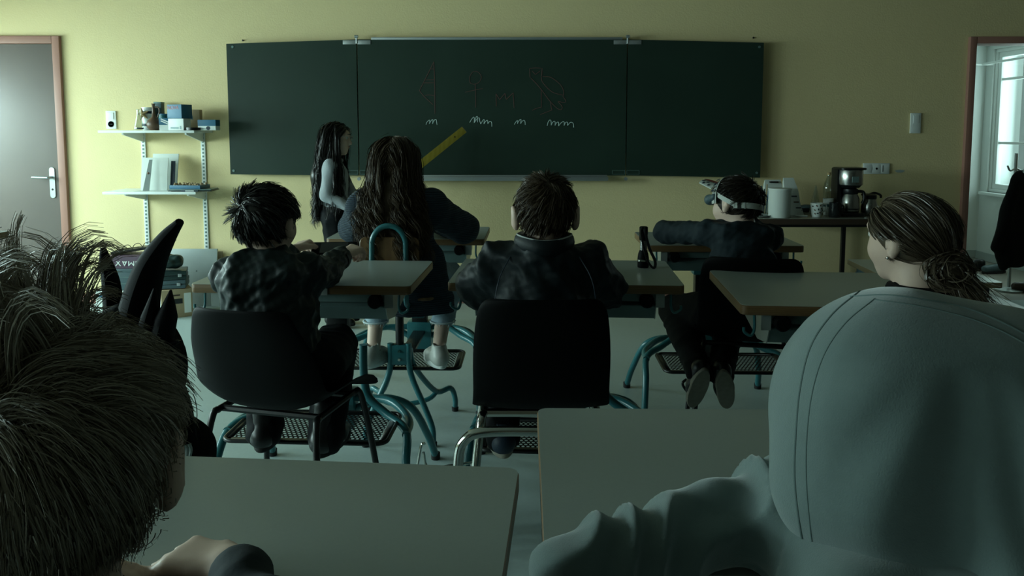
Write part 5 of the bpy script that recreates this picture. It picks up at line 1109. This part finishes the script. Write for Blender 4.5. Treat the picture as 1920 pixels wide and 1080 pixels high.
def loop(tz, wd, mat, name, kk, x0=-1, off=0.0):
    # band that runs over the crown from temple to temple
    vs = []; n = 26
    for i in range(n+1):
        a = R_(-100+200*i/n); 
        for s_, ko in ((-1, 0), (1, 0), (1, .004), (-1, .004)):
            y = tz+s_*wd/2; r = math.sqrt(max(.2, 1-(y/.10)**2)); vs.append(hc+R5@arr(((.084*kk*r+ko)*math.sin(a), y, (.093*kk*r+ko)*math.cos(a)*1.0)))
    return MB().add(vs, [(i*4+j, i*4+(j+1) % 4, (i+1)*4+(j+1) % 4, (i+1)*4+j) for i in range(n) for j in range(4)]+[(0, 1, 2, 3), (n*4+3, n*4+2, n*4+1, n*4)]).build(name, mat, hbd, world=True)
bd = loop(.045, .026, 'strap', 'band', 1.05); loop(.029, .007, 'navy', 'band_edge', 1.07); loop(.024, .004, 'strap', 'band_edge', 1.075)
def star(c, x, y, r, mat, par):
    c, x, y = arr(c), arr(x), arr(y); nn = np.cross(x, y); pts = []
    for k in range(10):
        q = r if k % 2 == 0 else r*.42; a = R_(90+36*k); pts.append(c+x*q*math.cos(a)+y*q*math.sin(a))
    n_ = len(pts); MB().add([tuple(p-nn*.0006) for p in pts]+[tuple(p+nn*.0006) for p in pts], [tuple(range(10)), tuple(range(10, 20))[::-1]]+[(i, (i+1) % 10, 10+(i+1) % 10, 10+i) for i in range(10)]).build('star', mat, par, False).data.transform(Matrix.Translation(-hbd.location))
for a in (-35, -52, -69, -86, 35, 55, 75):
    aa = R_(a); rr = .084*1.05*math.sqrt(1-.2); p = hc+R5@arr(((.084*1.0+.0045)*math.sin(aa), .045, (.092*1.0+.0045)*math.cos(aa))); star(p+R5@arr((math.sin(aa), 0, math.cos(aa)))*.0015, R5@arr((0, 1, 0)), R5@arr((math.cos(aa), 0, -math.sin(aa))), .0085, 'navy', bd)
# pointed visor projecting forward-up
vz = MB(); rows = []
for i in range(9):
    t_ = i/8; a = R_(-75+150*t_)
    inn = arr((.078*math.sin(a), .060, .062+.030*math.cos(a)-.028)); outp = arr((.050*math.sin(a), .150, .085+.022*math.cos(a)-.012)); rows.append((inn, outp))
vs = []
for off in (0, .004):
    for inn, outp in rows: vs += [hc+R5@(inn+(0, 0, off)), hc+R5@((inn+outp)/2+(0, 0, off)), hc+R5@(outp+(0, 0, off))]
fs = []
for l in (0, 27):
    for i in range(8):
        for j in range(2): fs.append((l+i*3+j, l+i*3+j+1, l+i*3+j+4, l+i*3+j+3))
for i in range(8): fs += [(i*3+2, i*3+5, 27+i*3+5, 27+i*3+2), (i*3, i*3+3, 27+i*3+3, 27+i*3)]
vz = MB().add(vs, fs+[(0, 1, 28, 27), (1, 2, 29, 28), (24, 25, 52, 51), (25, 26, 53, 52)]).build('visor', 'strap', hbd, world=True)
def on_vis(t_, w_):
    a = R_(-75+150*t_); inn = arr((.078*math.sin(a), .060, .064+.030*math.cos(a)-.028)); outp = arr((.050*math.sin(a), .150, .087+.022*math.cos(a)-.012)); return hc+R5@(inn*(1-w_)+outp*w_+(0, 0, .0045))
for (t0, t1, mt) in ((.33, .55, 'red'), (.62, .80, 'navy')):
    v_ = [on_vis(t0+(t1-t0)*i/4, w_) for i in range(5) for w_ in (0, .5, 1)]; MB().add(v_, [(i*3+j, i*3+j+1, i*3+j+4, i*3+j+3) for i in range(4) for j in range(2)]).build('stripe', mt, vz, False).data.transform(Matrix.Translation(-hbd.location))
for (t_, w_) in ((.08, .3), (.08, .7), (.20, .5), (.22, .85)): star(on_vis(t_, w_), (on_vis(t_+.05, w_)-on_vis(t_, w_))/np.linalg.norm(on_vis(t_+.05, w_)-on_vis(t_, w_)), (on_vis(t_, w_+.05)-on_vis(t_, w_))/np.linalg.norm(on_vis(t_, w_+.05)-on_vis(t_, w_)), .009, 'navy', vz)
gsd = SDF(hc-.16, hc+.16, .005); gsd.cap(hc+R5@arr((-.055, .088, .006)), hc+R5@arr((.055, .088, .006)), .020, .020, .01); gsd.cap(hc+R5@arr((-.055, .088, .006)), hc+R5@arr((-.086, .035, .010)), .018, .012, .01).cap(hc+R5@arr((.055, .088, .006)), hc+R5@arr((.086, .035, .010)), .018, .012, .01)
gg = thing('goggles', 'dark goggles over the face of the boy with the starry headband', 'goggles', tuple(hc)); sdf_part('goggle_frame', gsd, 'slateblue', gg)
MB().ball((0, 0, 0), (.05, .012, .014), T=Matrix.Translation(Vector(hc+R5@arr((0, .104, .006)))) @ Matrix([list(r) for r in R5]).to_4x4()).build('lens', 'black', gg, world=True)

# ---- girl with the bun
R6 = rot(26, -6)
J = dict(head=(.922, 1.72, 1.062), hs=.97, R=R6, neck=(.935, 1.69, .945), chest=(.945, 1.68, .83), pelvis=(1.0, 1.66, .61), front=(0, 1, 0),
    shL=(.855, 1.70, .875), shR=(1.065, 1.70, .875), elL=(.80, 1.72, .67), wrL=(.90, 1.88, .64), elR=(1.13, 1.70, .67), wrR=(1.03, 1.87, .64),
    handL=((.8, .5, 0), (0, 0, -1), (0, 1, 0), 20), handR=((-.8, .5, 0), (0, 0, -1), (0, 1, 0), 20),
    hipL=(.91, 1.69, .60), hipR=(1.07, 1.67, .60), knL=(.86, 1.98, .60), knR=(1.08, 1.98, .60), anL=(.86, 1.98, .385), anR=(1.06, 1.98, .385), toeL=(.86, 2.12, .34), toeR=(1.06, 2.12, .34))
P6 = person('girl with light brown hair in a low bun and a small earring, head turned left', (1.0, 1.68, 0)); P = body(P6, J, .0055)
garment_top(P6, J, 'top', 'cape', .007, (.042, .042, .035), (.105, .115), .75, hem=.56)
MB().tube([(.935+.058*math.cos(a), 1.69+.055*math.sin(a), .938) for a in [2*math.pi*i/24 for i in range(24)]], .013, 8, closed=True).build('collar', 'cape', P6, world=True)
trousers(P6, J, 'pants_black', (.085, .062, .05), short=-.01)
for q in 'LR': shoe(P6, J['an'+q], J['toe'+q], 'black', 'rubber', s=.95)
MB().ball(P(-.084, -.004, -.052), .004).build('earring', 'chrome', P6, world=True)
hc = arr(J['head']); bun = arr((0.0, -.088, -.068)); radh = (.0805, .097, .088)
def f6(u, t, U0):
    un = nrm(u); tgt = bun[None]/arr(radh)-u; d = tang(un, tgt); return nrm(d)*1.0+un*.02
mk6 = lambda U: (U[:, 1] < .62+.2*U[:, 2]) & ~((U[:, 1] > .15) & (U[:, 2] < .30)) & (U[:, 2] > -.62) & ~((np.abs(U[:, 0]) > .8) & (U[:, 2] < .0) & (U[:, 1] > -.25))
g = grow(hc, R6, .97, radh, 520, 12, mk6, f6, 12, .0155, 61, spread=.0035, r0=.0008, noise=.02, lenvar=.05, conv=.2, ear=True)
cp = hair_cap(hc, R6, .97, arr(radh)*.985, [((0, .038, -.002), (0, .75, -.60)), ((0, -.02, -.060), (0, .3, -1))], .0045)
bc = hc+R6@(bun*1.0)+arr((.0, -.012, -.012)); rs = np.random.RandomState(6); loops = []
for i in range(330):
    a0 = rs.rand()*6.28; rr = .020+.022*rs.rand(); tl = rs.normal(size=3)*.35; tl[1] += 1; tl /= np.linalg.norm(tl); e1 = np.cross(tl, (0, 0, 1)); e1 /= np.linalg.norm(e1); e2 = np.cross(tl, e1); cc = bc+rs.normal(size=3)*.009
    th = a0+np.linspace(0, 4.5, 14); loops.append(cc+rr*(np.cos(th)[:, None]*e1+np.sin(th)[:, None]*e2*.9)+tl*np.linspace(-.012, .012, 14)[:, None])
lp = tubes(np.array(loops), .0013*(1-.4*np.linspace(0, 1, 14)))
sb = SDF(bc-.08, bc+.08, .005); sb.ell(bc, (.036, .028, .033), None, 0)
tls = []
for i in range(420):
    p0 = bc+rs.normal(size=3)*.012+arr((.008, -.01, -.01)); v = arr((.55+.25*rs.normal(), -.25+.2*rs.normal(), -.55+.28*rs.normal())); tt = np.linspace(0, 1, 8)[:, None]; L = .050*(1+.5*rs.rand()); tls.append(p0+v*L*tt+arr((.25, 0, -.45))*L*tt**2+rs.normal(size=3)*.006*tt)
tl = tubes(np.array(tls), .0009*(1-.6*np.linspace(0, 1, 8)))
hair_part(P6, [g, cp], 'hair_ash'); hair_part(P6, [lp, sb, tl], 'hair_ash', 'bun')

# ---- child in the grey hood
P7 = person('child in a grey-green fleece hoodie, hood up, leaning on the near right desk', (.43, .45, 0))
R7 = rot(18, -35)
J = dict(head=(.45, .765, .985), hs=.95, R=R7, neck=(.465, .69, .88), chest=(.45, .60, .79), pelvis=(.43, .43, .56), front=(0, .8, .5),
    shL=(.33, .66, .845), shR=(.58, .66, .835), elL=(.300, .815, .872), wrL=(.055, .735, .850), elR=(.66, .82, .865), wrR=(.50, 1.0, .862),
    handL=((-.35, -.9, -.35), (0, .3, -1), (1, 0, 0), 25), handR=((-.6, .8, 0), (0, 0, -1), (0, 1, 0), 20),
    hipL=(.35, .45, .55), hipR=(.51, .45, .55), knL=(.34, .75, .57), knR=(.52, .75, .57), anL=(.34, .75, .385), anR=(.52, .75, .385), toeL=(.34, .9, .34), toeR=(.52, .9, .34))
body(P7, J, .006)
sd = SDF((.0, .2, .50), (.86, 1.12, 1.22), .0055)
ch, pe, n0 = arr(J['chest']), arr(J['pelvis']), arr(J['neck'])
sd.cap(ch, pe, .15, .14, .05, flat=((0, .8, .5), .8))
for q in 'LR':
    sh, el, wr = arr(J['sh'+q]), arr(J['el'+q]), arr(J['wr'+q]); sd.cap(n0, sh, .07, .066, .04); sd.cap(sh, el, .066, .056, .03)
    d = (wr-el)/np.linalg.norm(wr-el); sd.cap(el, wr-d*.0, .054 if q == 'L' else .05, .036, .02)
def sleeve_fn(v, n):
    el, wr = arr(J['elL']), arr(J['wrL']); ab = wr-el; t = ((v-el)@ab)/(ab@ab); m = np.clip((t+.15)*6, 0, 1)*np.clip((1.25-t)*5, 0, 1)*(v[:, 2] > .83)*(np.linalg.norm(v-(el+np.clip(t, 0, 1)[:, None]*ab), axis=1) < .09)
    ph = 25*t+14*(v[:, 1]-.8)*3+2.2*np.sin(9*t)+3.0*np.sin(v[:, 2]*28); r = 1-np.abs(np.sin(ph*.62)); return m*(.015*r-.006)
sdf_part('hoodie', sd, 'fleece', P7, fold=(.005, 14, 71, (1, 1, .6)), fn=sleeve_fn, it=2)
sd = SDF((.20, .50, .70), (.76, 1.02, 1.22), .005)
sd.ell((.412, .77, .998), (.130, .140, .142), None, .02).ell((.475, .735, .985), (.138, .13, .145), None, .02).ell((.49, .69, .93), (.155, .12, .145), None, .03).ell((.485, .66, .84), (.165, .12, .12), None, .04).ell((.417, .745, .925), (.136, .125, .13), None, .02).ell((.425, .73, .86), (.13, .11, .11), None, .03)
sd.ell((.385, .985, .955), (.075, .11, .085), None, .01, sub=True)
def hood_fn(v, n):
    x, y, z = v.T; f = .007*np.exp(-((x-.335-.12*(1.13-z))/.016)**2)*(z < 1.10)-.004*np.exp(-((x-.352-.10*(1.13-z))/.010)**2)*(z < 1.10)
    an = np.arctan2(x-.425, 1.20-z); f = (.017*np.sin(an*10+1.3*np.sin(z*11)+.9)+.007*np.sin(an*24+2+2*np.sin(z*14)))*np.clip((1.09-z)*6, 0, 1)+.003*np.sin(x*15-z*22+2*np.sin(x*9))
    return f
hd = sdf_part('hood', sd, 'fleece', P7, fold=(.004, 9, 73, (1, 1, .5)), fn=hood_fn, it=2)
from mathutils.bvhtree import BVHTree
bvh = BVHTree.FromPolygons([tuple(v.co+P7.location) for v in hd.data.vertices], [tuple(p.vertices) for p in hd.data.polygons])
def on_hood(pts, off=-.0003):
    out = []
    for px_, py_ in pts:
        o_ = Vector((0, 0, 1.3)); d_ = (Vector(W(px_, py_, 1.0))-o_).normalized(); h_ = bvh.ray_cast(o_, d_)
        if h_[0] is not None: out.append(h_[0]+h_[1]*(off if h_[1].dot(d_) < 0 else -off))
    return out
SEAMS = [([(1612, 546), (1560, 590), (1520, 650), (1500, 730), (1492, 820), (1490, 900), (1500, 990), (1515, 1060)], .0014), ([(1640, 560), (1585, 606), (1545, 665), (1522, 740), (1512, 830), (1512, 910), (1520, 1000), (1530, 1070)], .0010),
         ([(1595, 556), (1660, 553), (1720, 560), (1790, 572), (1850, 592), (1905, 618), (1960, 650)], .0014), ([(1640, 562), (1700, 570), (1760, 582), (1820, 598), (1880, 622), (1940, 655)], .0011)]
for pts_, r_ in SEAMS:
    q_ = on_hood(spline([(a, b, 0) for a, b in pts_], 8) and [(p[0], p[1]) for p in spline([(a, b, 0) for a, b in pts_], 8)])
    if len(q_) > 3: MB().tube(q_, r_, 6).build('seam', 'seam', P7, world=True)
trousers(P7, J, 'pants_black', (.085, .062, .05), short=-.01)
for q in 'LR': shoe(P7, J['an'+q], J['toe'+q], 'black', 'rubber', s=.95)

# ---- boy with the spiky dark-blond hair
P8 = person('boy with tousled dark-blond spiky hair seen close from behind at left', (-.36, .38, 0))
R8 = rot(24, -3)
J = dict(head=(-.372, .585, 1.038), hs=1.04, ek=1.15, R=R8, neck=(-.358, .55, .92), chest=(-.355, .52, .84), pelvis=(-.36, .38, .60), front=(0, 1, 0),
    shL=(-.475, .53, .885), shR=(-.235, .53, .885), elL=(-.54, .62, .87), wrL=(-.475, .705, .852), elR=(-.21, .62, .84), wrR=(-.295, .745, .846),
    handL=((.9, .15, 0), (0, 0, -1), (0, 1, 0), 25), handR=((-.9, .30, 0), (0, 0, -1), (0, 1, 0), 30),
    hipL=(-.44, .40, .59), hipR=(-.28, .40, .59), knL=(-.45, .70, .60), knR=(-.27, .70, .60), anL=(-.45, .70, .385), anR=(-.27, .70, .385), toeL=(-.45, .85, .34), toeR=(-.27, .85, .34))
body(P8, J, .006)
garment_top(P8, J, 'shirt', 'shirt_slate', .007, (.052, .046, .034), (.115, .118), .75, hem=.56)
trousers(P8, J, 'pants_black', (.085, .062, .05), short=-.01)
for q in 'LR': shoe(P8, J['an'+q], J['toe'+q], 'black', 'rubber', s=.95)
rad8 = (.079, .096, .088); w8 = arr((-.42, -.72, .50)); w8 /= np.linalg.norm(w8)
def f8(u, t, U0):
    un = nrm(u); top = np.clip((U0[:, 2:]-.30)*2.6, 0, 1); away = nrm(tang(un, un-w8[None])); sw = nrm(np.cross(un, np.broadcast_to(w8, un.shape)))
    d = away*(1-.35*top)+sw*.55*(1-top)+un*(.02*(1-top)+.75*top*(1-.75*t)); d[:, 0] += (.35*top)[:, 0]*np.sin(U0[:, 1]*9); d[:, 2] -= .5*t*top[:, 0]+.15*t
    return d
g = grow(J['head'], R8, 1.04, rad8, 760, 27, short_mask(.35, -.60), f8, 8, .0056, 81, spread=.0075, r0=.00040, noise=.035, lenvar=.3, conv=.35, tipspread=1.0, ear=True)
mk8 = lambda U: (U[:, 2] > .50) & (U[:, 1] > -.60) & (U[:, 0] < .28)
def f8b(u, t, U0):
    un = nrm(u); d = un*(1.0-.8*t)+arr((-.25, .1, 1.2))*(1-t)+nrm(tang(un, np.stack([.6*np.sin(U0[:, 0]*7+U0[:, 1]*5), .7*np.cos(U0[:, 1]*5), .1*U0[:, 0]], 1)))*(.45+.2*t); d[:, 2] -= .45*t; return d
g2 = grow(J['head'], R8, 1.04, rad8, 150, 20, mk8, f8b, 9, .0105, 84, spread=.0050, r0=.00045, noise=.13, lenvar=.4, conv=.55, tipspread=1.0)
cp = hair_cap(J['head'], R8, 1.04, arr(rad8)*.985, [((0, .045, -.01), (0, .8, -.55)), ((0, 0, -.066), (0, .35, -1))], .004)
hair_part(P8, [g, g2, cp], 'hair_blond')

# ---- child in the black horned hood
P9 = person('child wrapped in a black horned costume hood with spikes and a fringed hem', (-.66, 1.32, 0))
R9 = rot(5, -5)
J = dict(head=(-.690, 1.32, .870), hs=.92, R=R9, neck=(-.69, 1.30, .78), chest=(-.66, 1.30, .68), pelvis=(-.66, 1.27, .45), front=(0, 1, 0),
    shL=(-.745, 1.32, .73), shR=(-.595, 1.32, .73), elL=(-.76, 1.39, .58), wrL=(-.70, 1.44, .52), elR=(-.61, 1.39, .58), wrR=(-.65, 1.44, .52),
    handL=((.5, .8, 0), (0, 0, -1), (1, 0, 0), 20), handR=((-.5, .8, 0), (0, 0, -1), (-1, 0, 0), 20),
    hipL=(-.73, 1.28, .43), hipR=(-.59, 1.28, .43), knL=(-.74, 1.46, .10), knR=(-.58, 1.46, .10), anL=(-.73, 1.18, .08), anR=(-.59, 1.18, .08), toeL=(-.73, 1.08, .05), toeR=(-.59, 1.08, .05))
body(P9, J, .007)
sd = SDF((-.98, 1.02, .0), (-.36, 1.68, 1.08), .008)
sd.ell((-.690, 1.315, .870), (.104, .118, .122), None, .02).cap((-.69, 1.30, .78), (-.67, 1.30, .66), .075, .10, .04).cap((-.68, 1.30, .66), (-.70, 1.32, .10), .105, .17, .05)
sd.cap((-.75, 1.32, .72), (-.61, 1.32, .72), .065, .065, .04).cap((-.76, 1.38, .58), (-.62, 1.38, .58), .07, .07, .04)
sd.ell((-.690, 1.46, .85), (.055, .07, .06), None, .01, sub=True).cut((0, 0, .015), (0, 0, -1))
sdf_part('costume', sd, 'cape', P9, fold=(.010, 13, 91, (1, 1, .35)), it=2)
def horn(pts, rr, name='horn', flat=.7):
    p = spline(pts, 6); r = np.interp(np.linspace(0, 1, len(p)), np.linspace(0, 1, len(rr)), rr); MB().tube(p, list(r), 12, flat=flat).build(name, 'horn', P9, world=True)
horn([W(262, 640, 1.31), W(262, 575, 1.31), W(282, 500, 1.30), W(310, 450, 1.29), W(337, 416, 1.28)], [.045, .044, .034, .022, .010])
horn([W(215, 600, 1.33), W(208, 530, 1.34), W(198, 490, 1.35), W(193, 464, 1.35)], [.024, .020, .014, .006])
horn([W(272, 640, 1.27), W(282, 590, 1.26), W(290, 540, 1.24)], [.026, .019, .003], 'spike')
horn([W(300, 650, 1.27), W(312, 595, 1.26), W(320, 545, 1.24)], [.028, .024, .003], 'spike')
for i, (x_, y_) in enumerate(((338, 640), (346, 668), (340, 705), (352, 735), (345, 770), (350, 800))): horn([W(x_-28, y_+12, 1.27), W(x_-12, y_+3, 1.26), W(x_, y_, 1.25)], [.016, .012, .003], 'feather', .4)
sc = MB().tube(spline([W(300, 700, 1.24), W(325, 760, 1.21), W(338, 835, 1.20)], 6), [.03]*13, 10, flat=.4).build('scarf', 'cape', P9, world=True)
rs_ = random.Random(9); f_ = MB()
for i in range(12):
    x_ = 322+i*3; p0 = arr(W(x_, 832, 1.20)); f_.tube(spline([p0, p0+arr((rs_.uniform(-.004, .004), 0, -.012)), p0+arr((rs_.uniform(-.006, .008), 0, -.024-.010*rs_.random()))], 3), [.0028]*7, 5)
o = f_.build('scarf_fringe', 'panel', P9, world=True); o['kind'] = 'stuff'
